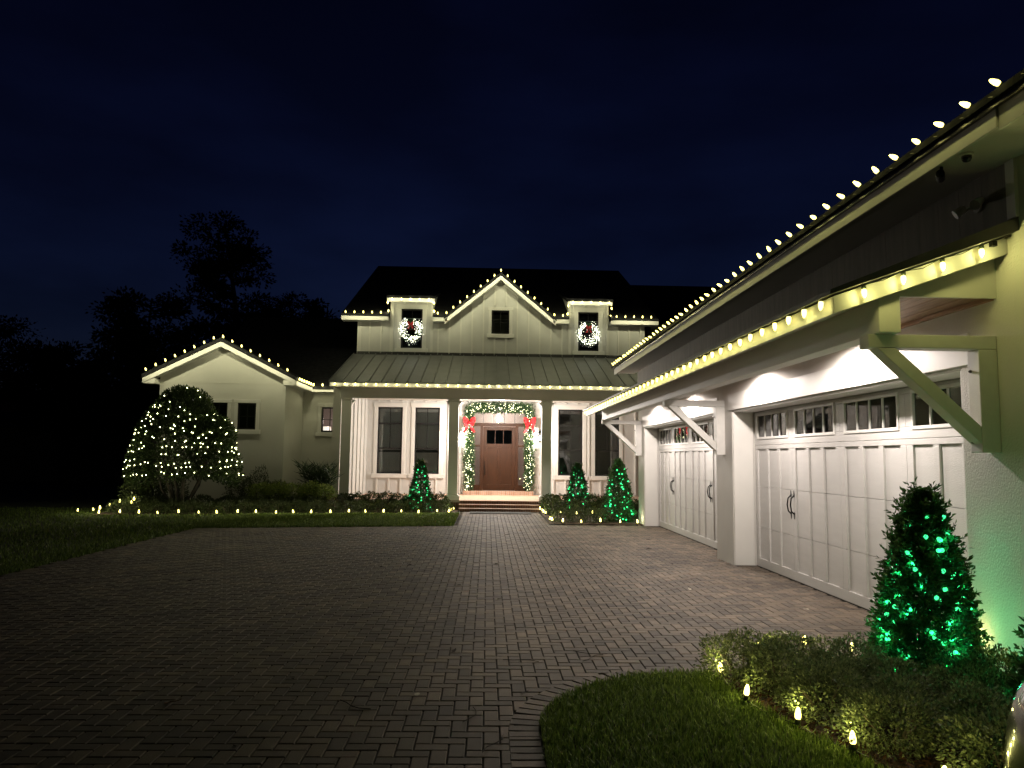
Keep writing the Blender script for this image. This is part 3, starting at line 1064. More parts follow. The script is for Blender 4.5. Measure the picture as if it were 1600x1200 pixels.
# front gable
by = EY + (PEAK[1] - EZ) / SR + 0.2
for s, e in ((-1, GL), (1, GR)):
    dx = (e - PEAK[0]); L_ = math.hypot(dx, PEAK[1] - EZ)
    ex, ez = e + s * 0.22, EZ - 0.22 * (PEAK[1] - EZ) / abs(dx)
    t = 0.10
    MB().prism([(PEAK[0], PEAK[1] + 0.06), (ex, ez + 0.06), (ex, ez + 0.06 + t), (PEAK[0], PEAK[1] + 0.06 + t)], 'y', EY - 0.05, by).build('gable_roof', 'shingle', house)
    MB().prism([(PEAK[0], PEAK[1] + 0.055), (ex - s * 0.03, ez + 0.055), (ex - s * 0.03, ez - 0.11), (PEAK[0], PEAK[1] - 0.11)], 'y', EY, EY + 0.025).build('rake_board', 'white_paint', house)
    MB().prism([(PEAK[0], PEAK[1] - 0.0), (ex - s * 0.03, ez - 0.0), (ex - s * 0.03, ez - 0.02), (PEAK[0], PEAK[1] - 0.02)], 'y', EY + 0.03, HY - 0.003).build('rake_soffit', 'white_siding', house)
# dormers
for a, b in DORM:
    MB().prism([(EY - 0.05, 7.44), (31.4, 8.36), (31.4, 8.46), (EY - 0.05, 7.53)], 'x', a - 0.10, b + 0.10).build('dormer_roof', 'shingle', house)
    box('fascia', 'white_paint', house, a - 0.08, b + 0.08, EY, EY + 0.025, 7.30, 7.437, 0.004)
    box('soffit', 'white_siding', house, a - 0.07, b + 0.07, EY + 0.03, HY - 0.003, 7.39, 7.41)
    for xx in (a - 0.004, b - 0.016):
        MB().prism([(HY + 0.002, main_z(HY) - 0.3), (HY + 0.002, 7.43), (31.2, 8.3), (31.2, main_z(31.2) - 0.3)], 'x', xx, xx + 0.02).build('dormer_cheek', 'white_siding', house)
# lower ridge to the right and rear body
MB().prism([(31.0, 7.2), (36.6, 10.1), (42.5, 7.2)], 'x', 6.26, 16).build('roof', 'shingle', house)
box('rear_wall', 'stucco_fine', house, 6.7, 15.5, 31.4, 42, 0, 7.2)
MB().prism([(EY + 0.6, EZ), (RY, RZ - 0.2), (RY + 8, EZ)], 'x', -4.86, -4.80).build('gable_wall', 'white_siding', house)
MB().prism([(EY + 0.6, EZ), (RY, RZ - 0.2), (RY + 8, EZ)], 'x', 5.85, 5.90).build('gable_wall', 'white_siding', house)

# --- porch
FZ = 0.31
box('porch_floor', 'porch_brick', house, -4.75, 6.6, 24.45, HY - 0.002, 0.245, FZ)
box('porch_base', 'step_brick', house, -4.72, 6.58, 24.48, HY - 0.01, 0.0, 0.243)
for k in range(3):                                     # brick steps, lowest first
    y0 = 23.80 + k * 0.28
    y1 = 24.475 if k < 2 else 24.447
    st = box('step', 'step_brick', house, -0.84, 1.62, y0, (23.80 + (k + 1) * 0.28 - 0.003) if k < 2 else 24.447, 0.0, 0.085 * (k + 1) + 0.02 * k)
    box('tread', 'porch_brick', st, -0.86, 1.64, y0 - 0.02, (23.80 + (k + 1) * 0.28 - 0.003) if k < 2 else 24.447, 0.085 * (k + 1) + 0.02 * k + 0.001, 0.085 * (k + 1) + 0.02 * k + 0.016)
BZ = 3.50
for cx in (-4.50, -1.09, 1.88, 5.30):
    hw = 0.155
    yc = 24.70
    col = box('column', 'white_paint', house, cx - hw, cx + hw, yc - hw, yc + hw, FZ + 0.17, BZ - 0.06, 0.012)
    box('column_base', 'white_paint', col, cx - hw - 0.07, cx + hw + 0.07, yc - hw - 0.07, yc + hw + 0.07, FZ + 0.001, FZ + 0.125, 0.01)
    MB().prism([(cx - hw - 0.06, FZ + 0.126), (cx + hw + 0.06, FZ + 0.126), (cx + hw + 0.005, FZ + 0.169), (cx - hw - 0.005, FZ + 0.169)], 'y', yc - hw - 0.03, yc + hw + 0.03).build('column_plinth', 'white_paint', col)
    box('column_capital', 'white_paint', col, cx - hw - 0.03, cx + hw + 0.03, yc - hw - 0.03, yc + hw + 0.03, BZ - 0.059, BZ - 0.001, 0.008)
    for s in (-1, 1):
        x0 = cx + s * (hw + 0.001)
        if cx == -4.50 and s == -1:
            continue
        MB().prism([(x0, BZ - 0.061), (x0, BZ - 0.20), (x0 + s * 0.11, BZ - 0.061)], 'y', yc - 0.10, yc + 0.10).build('column_corbel', 'white_paint', col)
box('porch_beam', 'white_paint', house, -4.70, 6.6, 24.54, 24.86, BZ, 3.84, 0.008)
box('porch_ceiling', 'ceiling_paint', house, -4.69, 6.6, 24.87, HY - 0.003, 3.72, 3.75)
sw = MB()
sw.box(-4.72, -4.41, 25.25, HY - 0.003, FZ + 0.001, 3.719)
sw.build('porch_end_wall', 'white_siding', house)
for yy in (25.35, 26.1, 26.85, 27.6):
    box('batten', 'white_siding', house, -4.409, -4.375, yy - 0.03, yy + 0.025, FZ + 0.002, 3.715)
# metal porch roof: one pan and one standing seam per strip
PE, PZ0, PY1, PZ1 = 24.05, 3.97, HY - 0.03, 5.40
sp = (PZ1 - PZ0) / (PY1 - PE)
x = -4.98
k = 0
while x < 6.6:
    x1 = min(x + 0.405, 6.7)
    pan = MB().prism([(PE - 0.03, PZ0 - 0.03 * sp), (PY1, PZ1), (PY1, PZ1 - 0.03), (PE - 0.03, PZ0 - 0.03 * sp - 0.03)], 'x', x + 0.001, x1 - 0.001).build('roof_pan', 'porch_metal', house)
    MB().prism([(PE - 0.03, PZ0 - 0.03 * sp + 0.001), (PY1, PZ1 + 0.001), (PY1, PZ1 + 0.04), (PE - 0.03, PZ0 - 0.03 * sp + 0.04)], 'x', x - 0.012, x + 0.012).build('seam', 'porch_metal', pan)
    x = x1
box('roof_flashing', 'flashing', house, -4.86, 6.6, HY - 0.05, HY - 0.024, PZ1 - 0.05, PZ1 + 0.10)
box('fascia', 'white_paint', house, -4.97, 6.6, PE, PE + 0.025, 3.82, 3.935, 0.004)
box('porch_soffit', 'white_siding', house, -4.96, 6.6, PE + 0.03, 24.538, 3.825, 3.838)
MB().prism([(PE, 3.82), (24.9, 3.84), (PY1, 3.9), (PY1, PZ1 - 0.035), (PE, PZ0 - 0.035)], 'x', -4.965, -4.945).build('rake_board', 'white_paint', house)

# --- entry door
ent = MB()
xa, xb = DOOR[0], DOOR[1]
yd = HY - 0.01
for (a, b, c, d) in ((xa, xa + 0.09, 0.45, 2.92), (xb - 0.09, xb, 0.45, 2.92), (-0.27, -0.17, 0.45, 2.80), (1.03, 1.13, 0.45, 2.80), (xa + 0.091, xb - 0.091, 2.801, 2.92),
                     (xa + 0.091, -0.271, 0.45, 0.66), (1.131, xb - 0.091, 0.45, 0.66), (xa + 0.091, -0.271, 2.05, 2.12), (1.131, xb - 0.091, 2.05, 2.12),
                     (xa, xa + 0.06, 2.921, 3.36), (xb - 0.06, xb, 2.921, 3.36), (xa + 0.061, xb - 0.061, 3.30, 3.36)):
    ent.box(a, b, yd, yd + 0.09, c, d)
entry = ent.build('entry_frame', 'door_wood', house, bevel=0.005)
for k in range(1, 5):
    xx = xa + 0.06 + k * (xb - xa - 0.12) / 5
    box('mullion', 'black_frame', entry, xx - 0.011, xx + 0.011, yd + 0.02, yd + 0.07, 2.922, 3.299)
for k in range(5):
    xx = xa + 0.06 + k * (xb - xa - 0.12) / 5; x2 = xa + 0.06 + (k + 1) * (xb - xa - 0.12) / 5
    box('pane', 'pane', entry, xx + 0.012, x2 - 0.012, yd + 0.045, yd + 0.049, 2.922, 3.299)
for (a, b, c, d) in ((xa + 0.092, -0.272, 0.662, 2.048), (xa + 0.092, -0.272, 2.122, 2.80), (1.132, xb - 0.092, 0.662, 2.048), (1.132, xb - 0.092, 2.122, 2.80)):
    box('pane', 'pane', entry, a, b, yd + 0.05, yd + 0.054, c, d)
hl_ = MB().box(xa - 0.6, xb + 0.6, HY + 1.8, HY + 1.82, 0.44, 3.6)
hl_.box(xa - 0.62, xa - 0.6, HY + 0.15, HY + 1.8, 0.44, 3.6).box(xb + 0.6, xb + 0.62, HY + 0.15, HY + 1.8, 0.44, 3.6)
hl_.box(xa - 0.6, xb + 0.6, HY + 0.15, HY + 1.8, 3.58, 3.6).box(xa - 0.6, xb + 0.6, HY + 0.15, HY + 1.8, 0.42, 0.44)
hl_.build('hall_wall', 'room_wall', entry)
hall = thing('hall_light', 'lit hall ceiling light behind the transom of the front door', 'ceiling light', (0.42, HY + 1.0, 3.58))
MB().lathe([(0.16, 0.0), (0.16, -0.03), (0.12, -0.07), (0.02, -0.09)], 18, (0.42, HY + 1.0, 3.578)).build('shade', 'lamp_shade', hall, smooth=True)
add_point('hall_lamp', hall, (0.42, HY + 1.0, 3.40), 75.0, (1.0, 0.84, 0.74), 0.1)
dr = MB()
dr.box(-0.166, -0.03, yd + 0.02, yd + 0.07, 0.46, 2.79).box(0.89, 1.026, yd + 0.02, yd + 0.07, 0.46, 2.79)
dr.box(-0.029, 0.889, yd + 0.02, yd + 0.07, 0.46, 0.68).box(-0.029, 0.889, yd + 0.02, yd + 0.07, 2.66, 2.79).box(-0.029, 0.889, yd + 0.02, yd + 0.07, 2.03, 2.16)
dr.box(0.37, 0.49, yd + 0.02, yd + 0.07, 0.681, 2.029)
door = dr.build('front_door', 'door_wood', house, bevel=0.005)
for a, b in ((-0.028, 0.369), (0.491, 0.888)):
    box('door_panel', 'door_wood', door, a, b, yd + 0.04, yd + 0.06, 0.681, 2.029)
for k in range(3):
    a = -0.028 + k * 0.306
    box('pane', 'pane_garage', door, a + 0.006, a + 0.298, yd + 0.04, yd + 0.045, 2.162, 2.658)
    if k:
        box('glazing_bar', 'door_wood', door, a - 0.012, a + 0.005, yd + 0.025, yd + 0.06, 2.161, 2.659)
box('dark_backing', 'dark_room', door, -0.16, 1.02, yd + 0.30, yd + 0.31, 2.1, 2.72)  # added dark sheet so the door glass shows dark before the lit hall
MB().tube([(-0.10, yd + 0.02, 1.02), (-0.10, yd - 0.05, 1.06), (-0.10, yd - 0.05, 1.50), (-0.10, yd + 0.02, 1.54)], 0.014, 8).build('handle', 'black_metal', door)
box('threshold', 'threshold_brick', house, xa - 0.25, xb + 0.25, HY - 0.35, HY - 0.012, FZ + 0.001, 0.449)
for (a, b, c, d) in ((xa - 0.17, xa - 0.002, FZ + 0.14, 3.37), (xb + 0.002, xb + 0.17, FZ + 0.14, 3.37), (xa - 0.2, xb + 0.2, 3.372, 3.58)):
    box('door_casing', 'white_paint', house, a, b, HY - 0.03, HY - 0.002, c if c > 1 else 0.452, d, 0.004)

# --- stucco wing on the left
WY, WX0, WX1 = 24.64, -10.43, -6.46
WC, WPK = (WX0 + WX1) / 2, 5.18
wing = MB()
WW = [(-7.95, -7.37, 2.45, 3.29), (-8.85, -8.27, 2.45, 3.29)]
wall_xz(wing, WX0, WX1, 0, 3.93, WY, 0.14, WW)
wing.face([(WX0, WY, 3.93), (WX1, WY, 3.93), (WX1, WY, 4.10), (WC, WY, WPK - 0.08), (WX0, WY, 4.10)])
wing.face([(WX1, WY, 0), (WX1, 27.0, 0), (WX1, 27.0, 3.93), (WX1, WY, 3.93)])
wing.face([(WX0, 33, 0), (WX0, WY, 0), (WX0, WY, 3.93), (WX0, 33, 3.93)])
RW = (-5.81, -5.22, 2.47, 3.34)
wall_xz(wing, WX1, -4.72, 0, 3.95, 27.0, 0.14, [RW])
wing.build('wing_wall', 'stucco_fine', house)
box('belt_course', 'stucco_fine', house, WX0, WX1, WY - 0.008, WY - 0.001, 3.90, 3.925)
for u in WW:
    window(house, *u, WY, 'quad', trim=0.10, sill=True, back='dark_room')
window(house, *RW, 27.0, 'quad', trim=0.12, sill=True, back=None)
rm = MB()
rm.box(-6.3, -4.75, 28.9, 28.92, 1.2, 3.9); rm.box(-6.4, -6.3, 27.2, 28.9, 1.2, 3.9); rm.box(-4.75, -4.7, 27.2, 28.9, 1.2, 3.9)
rm.build('lit_room', 'room_wall', house)
sw_ = 0.5
hwid = (WX1 - WX0) / 2 + 0.40
for s in (-1, 1):
    ex, ez = WC + s * hwid, WPK - hwid * sw_
    MB().prism([(WC, WPK + 0.02), (ex, ez + 0.02), (ex, ez + 0.13), (WC, WPK + 0.13)], 'y', WY - 0.45, 33).build('wing_roof', 'shingle', house)
    MB().prism([(WC, WPK + 0.015), (ex - s * 0.01, ez + 0.015), (ex - s * 0.01, ez - 0.13), (WC, WPK - 0.14)], 'y', WY - 0.40, WY - 0.375).build('rake_board', 'white_paint', house)
    MB().prism([(WC, WPK - 0.08), (ex - s * 0.01, ez - 0.08), (ex - s * 0.01, ez - 0.10), (WC, WPK - 0.10)], 'y', WY - 0.37, WY - 0.002).build('rake_soffit', 'white_siding', house)
EXR = WC + hwid
box('eave_return', 'white_paint', house, WX1 + 0.001, EXR - 0.024, WY - 0.37, WY - 0.001, 3.845, 4.0)
box('eave_return', 'white_paint', house, WC - hwid + 0.02, WX0 - 0.001, WY - 0.37, WY - 0.001, 3.845, 4.0)
box('fascia', 'white_paint', house, EXR - 0.02, EXR + 0.005, WY - 0.37, 26.60, 3.84, 3.98, 0.004)
box('fascia', 'white_paint', house, EXR + 0.006, -4.98, 26.575, 26.60, 3.84, 3.98, 0.004)
box('soffit', 'white_siding', house, EXR + 0.006, -4.98, 26.61, 26.997, 3.86, 3.875)
box('soffit', 'white_siding', house, WX1 + 0.002, EXR - 0.025, WY + 0.002, 26.61, 3.86, 3.875)
MB().prism([(26.55, 3.985), (33.0, 7.55), (39.5, 3.9), (39.5, 3.85), (33.0, 7.5), (26.55, 3.93)], 'x', -10.3, -4.88).build('roof', 'shingle', house)
box('corner_board', 'stucco_fine', house, -4.99, -4.73, 24.86, 27.02, 0.25, 3.82)

# table lamp seen in the small window
lamp = thing('table_lamp', 'lit table lamp seen through the small window beside the porch', 'lamp', (-5.85, 28.1, 1.2))
MB().lathe([(0.09, 0), (0.10, 0.03), (0.03, 0.08), (0.06, 0.4), (0.03, 0.75), (0.015, 1.05)], 14, (-5.85, 28.1, 1.25)).build('lamp_base', 'black_metal', lamp, smooth=True)
MB().lathe([(0.21, 0), (0.15, 0.42)], 20, (-5.85, 28.1, 2.28)).build('shade', 'lamp_shade', lamp, smooth=True)
add_point('bulb_light', lamp, (-5.6, 28.0, 2.9), 5.0, (1, 0.78, 0.7), 0.12)

# ================================================================== STRING LIGHTS
def bulb_mesh(name, sc=1.0):
    b = MB()
    b.cur = 0
    b.lathe([(0.017 * sc, -0.032 * sc), (0.017 * sc, 0.0)], 8)
    b.cur = 1
    b.lathe([(0.015 * sc, 0.001), (0.0195 * sc, 0.012 * sc), (0.020 * sc, 0.028 * sc), (0.015 * sc, 0.052 * sc), (0.006 * sc, 0.070 * sc)], 8)
    return b.mesh(name, ['cord_green', 'bulb_warm'], smooth=True)
BULB = bulb_mesh('bulb')
_LD = {}
def bulb_light(parent, p, watts, color, radius=0.018):
    key = (round(watts, 3), color, radius)
    if key not in _LD:
        ld = bpy.data.lights.new('bulb_light', 'POINT')
        ld.energy = watts; ld.color = color; ld.shadow_soft_size = radius
        _LD[key] = ld
    o = bpy.data.objects.new('bulb_light', _LD[key])
    link(o, parent)
    o.location = Vector(p) - ORG[parent]
BULB_FAR = bulb_mesh('bulb', 1.25)

def resample(pts, step, phase=0.5):
    pts = [Vector(p) for p in pts]
    out = []
    d = step * phase
    acc = 0.0
    for a, b in zip(pts[:-1], pts[1:]):
        L_ = (b - a).length
        while d <= acc + L_:
            out.append(a + (b - a) * ((d - acc) / L_)); d += step
        acc += L_
    return out

def string_light(label, pts, step, dirf, far=True, cordmat='cord_green', sag=0.02, clips=None, jit=0.12, group='warm white roof and garden string lights', out=(0, -0.45, -0.08), watts=None):
    bp = resample(pts, step)
    t = thing('string_light', label, 'string lights', pts[0], group)
    r = random.Random(len(label))
    cord = []
    for i, p in enumerate(bp):
        d = Vector(dirf(p) if callable(dirf) else dirf).normalized()
        d = (d + Vector((r.uniform(-jit, jit), r.uniform(-jit, jit), r.uniform(-jit, jit)))).normalized()
        o = place('bulb', BULB_FAR if far else BULB, t, p, Vector((0, 0, 1)).rotation_difference(d))
        bulb_light(t, p + d * 0.04 + Vector(out), watts or (FAR_W if far else NEAR_W), FAR_C if far else NEAR_C)
        c = p - d * 0.034
        if cord:
            mid = (cord[-1] + c) / 2 - Vector((0, 0, sag * r.uniform(0.4, 1.4)))
            cord.append(mid)
        cord.append(c)
    if len(cord) > 1:
        mb = MB().tube(cord, 0.0035, 5)
        if clips:
            for p in bp:
                mb.tube([p + Vector(c) for c in clips], 0.0022, 4)
        mb.build('cord', cordmat, t)
    return t

STEP = 0.32
# main house
string_light('bulb string along the left main roof eave beside the left dormer', [(-5.40, EY - 0.06, EZ + 0.05), (-3.72, EY - 0.06, EZ + 0.05)], STEP, (0, -0.6, 0.8))
string_light('bulb string outlining the central front gable up to its peak', [(-2.05, EY - 0.06, EZ + 0.05), (GL - 0.15, EY - 0.06, EZ + 0.06), (PEAK[0], EY - 0.07, PEAK[1] + 0.20), (GR + 0.15, EY - 0.07, EZ + 0.06), (2.92, EY - 0.06, EZ + 0.05)], STEP, (0, -0.6, 0.8))
string_light('bulb string along the right main roof eave beside the right dormer', [(4.52, EY - 0.06, EZ + 0.05), (6.24, EY - 0.06, EZ + 0.05)], STEP, (0, -0.6, 0.8))
for (a, b), nm in zip(DORM, ('left', 'right')):
    string_light('bulb string on the %s dormer eave above the wreath window' % nm, [(a - 0.05, HY - 0.06, 6.92), (a - 0.06, EY - 0.035, 7.43), (b + 0.06, EY - 0.035, 7.43), (b + 0.05, HY - 0.06, 6.92)], 0.335, (0, -0.15, -1), out=(0, -0.05, 0), watts=1.7)
string_light('bulb string hanging below the metal porch roof edge', [(-4.95, PE - 0.035, 3.925), (6.5, PE - 0.035, 3.925)], STEP, (0, -0.15, -1), out=(0, -0.03, 0), watts=1.3)
# left wing
exl, ezl = WC - hwid, WPK - hwid * sw_
string_light('bulb string outlining the stucco wing gable on the left', [(exl, WY - 0.47, ezl + 0.18), (WC, WY - 0.47, WPK + 0.18), (WC + hwid, WY - 0.47, ezl + 0.18)], STEP * 1.02, (0, -0.6, 0.8))
string_light('bulb string along the low eave between the wing and the porch', [(EXR + 0.03, WY - 0.2, 4.04), (EXR + 0.03, 26.52, 4.04), (-5.0, 26.52, 4.04)], STEP, (0.2, -0.5, 0.85), out=(0.05, -0.06, 0), watts=2.6)
# garage
string_light('bulb string running along the upper garage roof edge', [(EX - 0.06, 4.30, 4.185), (EX - 0.06, 20.72, 4.185)], STEP, (-0.85, -0.15, 0.5), far=False, cordmat='cord_clear', clips=[(0.05, 0.02, -0.03), (0.02, 0.05, -0.06), (-0.02, 0.09, -0.05)], jit=0.32, out=(-0.04, 0, 0.01), watts=0.5)
string_light('bulb string hanging along the eave of the garage canopy', [(XE - 0.045, 5.60, 2.905), (XE - 0.045, FE, 2.905)], STEP, (0, 0, -1), far=False, clips=[(0.0, 0.05, 0.0), (0.0, 0.05, 0.06), (0.04, 0.06, 0.065)], jit=0.08, cordmat='cord_clear', out=(-0.012, 0, -0.01), watts=0.95)
t = string_light('bulb string climbing the near slanted end of the garage canopy', [(XE + 0.06, NE - 0.05, zr(XE + 0.06) + 0.105), (GX - 0.20, NE - 0.05, zr(GX - 0.20) + 0.105)], 0.325, (0, 0, -1), far=False, jit=0.06, out=(0, -0.02, 0), watts=2.4)
MB().box(3.80, 3.84, NE - 0.075, NE - 0.035, 3.32, 3.36).build('plug', 'black_metal', t)
# garden strings
def garden(label, pts, step, jitter=0.03):
    bp = resample(pts, step)
    t = thing('string_light', label, 'string lights', pts[0], 'warm white roof and garden string lights')
    r = random.Random(len(label) + 5)
    cord = []
    for p in bp:
        p = p + Vector((r.uniform(-jitter, jitter), r.uniform(-jitter, jitter), r.uniform(-0.015, 0.02)))
        d = Vector((r.uniform(-0.18, 0.18), r.uniform(-0.18, 0.18), 1)).normalized()
        b = place('bulb', BULB if r.random() < 0.6 else BULB_FAR, t, p, Vector((0, 0, 1)).rotation_difference(d))
        bulb_light(t, p + d * 0.108, 1.5, FAR_C)
        MB().tube([(p.x, p.y, -0.01), p - d * 0.03], 0.004, 5).build('stake', 'cord_green', t)
        c = p - d * 0.034
        if cord:
            cord.append(Vector(((cord[-1].x + c.x) / 2, (cord[-1].y + c.y) / 2, 0.02)))
        cord.append(c)
    MB().tube(cord, 0.0035, 5).build('cord', 'cord_green', t)
    return t
garden('row of bulbs on stakes along the front edge of the left bed', [(-10.55, bed_front(-10.55) - 0.06, 0.055), (-1.15, bed_front(-1.15) - 0.06, 0.055), (-0.98, 24.0, 0.08)], 0.50)
garden('cluster of bulbs at the far left end of the bed under the bush', [(-10.9, 20.9, 0.06), (-10.2, 21.5, 0.2), (-9.9, 21.9, 0.38), (-9.6, 21.6, 0.2)], 0.27, 0.10)
garden('row of bulbs on stakes round the bed right of the walk', [(1.66, 23.9, 0.07), (1.66, 22.3, 0.07), (2.2, 22.1, 0.10), (3.7, 22.1, 0.10)], 0.46)
garden('row of bulbs on stakes along the near edge of the right bed', [(1.66, 20.6, 0.06), (1.68, 19.68, 0.06), (3.9, 19.68, 0.06)], 0.48)
t = thing('string_light', 'large bulbs on stakes edging the near bed beside the foreground lawn', 'string lights', (1.9, 5.4, 0), 'warm white roof and garden string lights')
cord = []
for (x, y, z) in ((3.12, 6.62, 0.075), (2.55, 6.22, 0.22), (2.15, 6.14, 0.20), (1.79, 5.93, 0.085), (1.79, 5.36, 0.085), (1.95, 4.88, 0.085), (2.10, 4.47, 0.085), (2.33, 3.98, 0.085), (2.5, 3.5, 0.085), (3.84, 5.35, 0.30), (3.86, 6.18, 0.22)):
    d = Vector((rr.uniform(-0.15, 0.15), rr.uniform(-0.15, 0.15), 1)).normalized()
    place('bulb', BULB, t, (x, y, z), Vector((0, 0, 1)).rotation_difference(d))
    bulb_light(t, Vector((x, y, z)) + d * 0.095, 1.7, NEAR_C)
    MB().tube([(x, y, 0.0), Vector((x, y, z)) - d * 0.03], 0.005, 6).build('stake', 'cord_green', t)
    c = Vector((x, y, z)) - d * 0.034
    if cord:
        cord.append(Vector(((cord[-1].x + c.x) / 2, (cord[-1].y + c.y) / 2, 0.03)))
    cord.append(c)
MB().tube(cord, 0.004, 6).build('cord', 'cord_green', t)

# ================================================================== ENTRY DECORATION
def lantern(label, x):
    z = 2.42
    y = HY - 0.03
    t = thing('wall_lantern', label, 'wall lantern', (x, HY, z), 'wall lanterns beside the front door')
    MB().box(x - 0.06, x + 0.06, y - 0.02, y + 0.005, z - 0.16, z + 0.22).build('back_plate', 'black_metal', t, bevel=0.004)
    MB().tube([(x, y - 0.01, z + 0.16), (x, y - 0.10, z + 0.28), (x, y - 0.17, z + 0.28), (x, y - 0.17, z + 0.22)], 0.010, 8).build('arm', 'black_metal', t)
    yc = y - 0.17
    f = MB()
    for sx in (-1, 1):
        for sy in (-1, 1):
            f.box(x + sx * 0.075 - 0.006, x + sx * 0.075 + 0.006, yc + sy * 0.075 - 0.006, yc + sy * 0.075 + 0.006, z - 0.20, z + 0.13)
    f.box(x - 0.085, x + 0.085, yc - 0.085, yc + 0.085, z - 0.215, z - 0.201)
    f.box(x - 0.085, x + 0.085, yc - 0.085, yc + 0.085, z + 0.131, z + 0.145)
    f.lathe([(0.11, 0.146), (0.03, 0.21), (0.02, 0.23)], 4, (x, yc, z))
    f.build('cage', 'black_metal', t)
    MB().lathe([(0.012, -0.12), (0.024, -0.06), (0.022, 0.0), (0.004, 0.06)], 10, (x, yc, z)).build('bulb', 'lantern_flame', t, smooth=True)
    add_point('lantern_light', t, (x, yc - 0.055, z - 0.02), LANTERN_W, (1.0, 0.87, 0.72), 0.05)
lantern('black wall lantern left of the front door, half behind the column', -1.08)
lantern('black wall lantern right of the front door, half behind the column', 1.93)
t = thing('pendant_lantern', 'glowing glass pendant lantern hanging before the transom of the front door', 'pendant light', (0.38, 26.5, 3.72))
MB().tube([(0.38, 26.5, 3.719), (0.38, 26.5, 3.40)], 0.008, 6).build('chain', 'black_metal', t)
f = MB()
for a in range(6):
    c_, s_ = math.cos(a * math.pi / 3), math.sin(a * math.pi / 3)
    f.tube([(0.38 + 0.02 * c_, 26.5 + 0.02 * s_, 3.40), (0.38 + 0.16 * c_, 26.5 + 0.16 * s_, 3.24), (0.38 + 0.11 * c_, 26.5 + 0.11 * s_, 2.92)], 0.006, 5)
f.build('frame', 'black_metal', t)
MB().lathe([(0.03, 2.98), (0.055, 3.04), (0.05, 3.10), (0.02, 3.16)], 12, (0.38, 26.5, 0)).build('bulb', 'lantern_flame', t, smooth=True)
add_point('pendant_light', t, (0.38, 26.38, 2.96), PENDANT_W, (1.0, 0.91, 0.83), 0.07)

# garland round the door
def along(pts, n, rng):
    pts = np.array(pts, float)
    seg = np.linalg.norm(np.diff(pts, axis=0), axis=1)
    cum = np.concatenate([[0], np.cumsum(seg)])
    s = rng.uniform(0, cum[-1], n)
    i = np.clip(np.searchsorted(cum, s) - 1, 0, len(seg) - 1)
    tt = (s - cum[i]) / seg[i]
    return pts[i] + (pts[i + 1] - pts[i]) * tt[:, None], unit((pts[i + 1] - pts[i]))
rg = np.random.default_rng(21)
GP = [(-0.66, HY - 0.15, 0.50), (-0.67, HY - 0.15, 2.9), (-0.66, HY - 0.15, 3.46), (0.42, HY - 0.15, 3.47), (1.52, HY - 0.15, 3.46), (1.53, HY - 0.15, 2.9), (1.52, HY - 0.15, 0.52)]
gar = thing('garland', 'lit evergreen garland framing the front door', 'garland', (0.42, HY - 0.13, 0.5))
P, T_ = along(GP, 9500, rg)
R_ = rg.normal(size=(9500, 3)) * np.array([1, 0.5, 1])
R_ = unit(R_)
P2 = P + R_ * rg.uniform(0.0, 0.19, 9500)[:, None]
P2[:, 1] = np.minimum(P2[:, 1], HY - 0.035)
V, Fc = leaves(P2, R_ + T_ * rg.uniform(-0.8, 0.8, (9500, 1)) + rg.normal(size=(9500, 3)) * 0.3 + np.array([0, -0.3, 0]), 0.10, 0.13, 0.03, rg)
o = np_obj('sprigs', V, Fc, 'leaf_fir', gar); o['kind'] = 'stuff'
MB().tube(GP, 0.02, 6).build('core', 'cord_green', gar)
def mini_cloud(pts, r, material, parent, name='mini_lights'):
    b = MB()
    for p in pts:
        b.lathe([(r * 0.5, -r * 0.9), (r, 0), (r * 0.55, r * 0.9)], 6, tuple(p))
    o = b.build(name, material, parent, smooth=True)
    o['kind'] = 'stuff'
    return o
P, T_ = along(GP, 380, rg)
R_ = unit(rg.normal(size=(380, 3)) * np.array([1, 0.4, 1]) + np.array([0, -0.9, 0]))
P3 = P + R_ * rg.uniform(0.10, 0.24, 380)[:, None]
P3[:, 1] = np.minimum(P3[:, 1], HY - 0.05)
mini_cloud(P3, 0.0095, 'mini_warm', gar)

def bow(label, c, s=1.0):
    t = thing('bow', label, 'bow', c, None)
    cx, cy_, cz = c
    for sg in (-1, 1):
        for lift, ln in ((0.13, 0.24), (0.01, 0.20)):
            rows = []
            for k in range(9):
                u = k / 8
                a = u * 2 * math.pi
                px = cx + sg * s * ln * (0.5 - 0.5 * math.cos(a))
                pz = cz + s * (lift * math.sin(u * math.pi) + 0.075 * math.sin(a))
                py = cy_ - 0.03 - 0.06 * s * math.sin(u * math.pi)
                wv = s * (0.022 + 0.045 * math.sin(u * math.pi))
                rows.append([(px, py - 0.02 * s, pz - wv), (px, py + 0.02 * s, pz + wv)])
            MB().grid(rows).build('loop', 'red_ribbon', t, smooth=True)
        rows = []
        for k in range(7):
            u = k / 6
            px = cx + sg * s * (0.03 + 0.16 * u + 0.02 * math.sin(u * 7)); pz = cz - s * 0.36 * u
            rows.append([(px - 0.05 * s, cy_ - 0.06 - 0.02 * math.sin(u * 6), pz), (px + 0.05 * s, cy_ - 0.065 + 0.02 * math.sin(u * 5), pz + 0.015 * sg)])
        MB().grid(rows).build('tail', 'red_ribbon', t, smooth=True)
    MB().lathe([(0.02 * s, -0.045 * s), (0.048 * s, -0.02 * s), (0.048 * s, 0.02 * s), (0.02 * s, 0.045 * s)], 10, (cx, cy_ - 0.09 * s, cz)).build('knot', 'red_ribbon', t, smooth=True)
    return t
bow('red ribbon bow tied on the left upright of the door garland', (-0.68, HY - 0.28, 2.90), 0.95)
bow('red ribbon bow tied on the right upright of the door garland', (1.53, HY - 0.28, 2.92), 0.95)

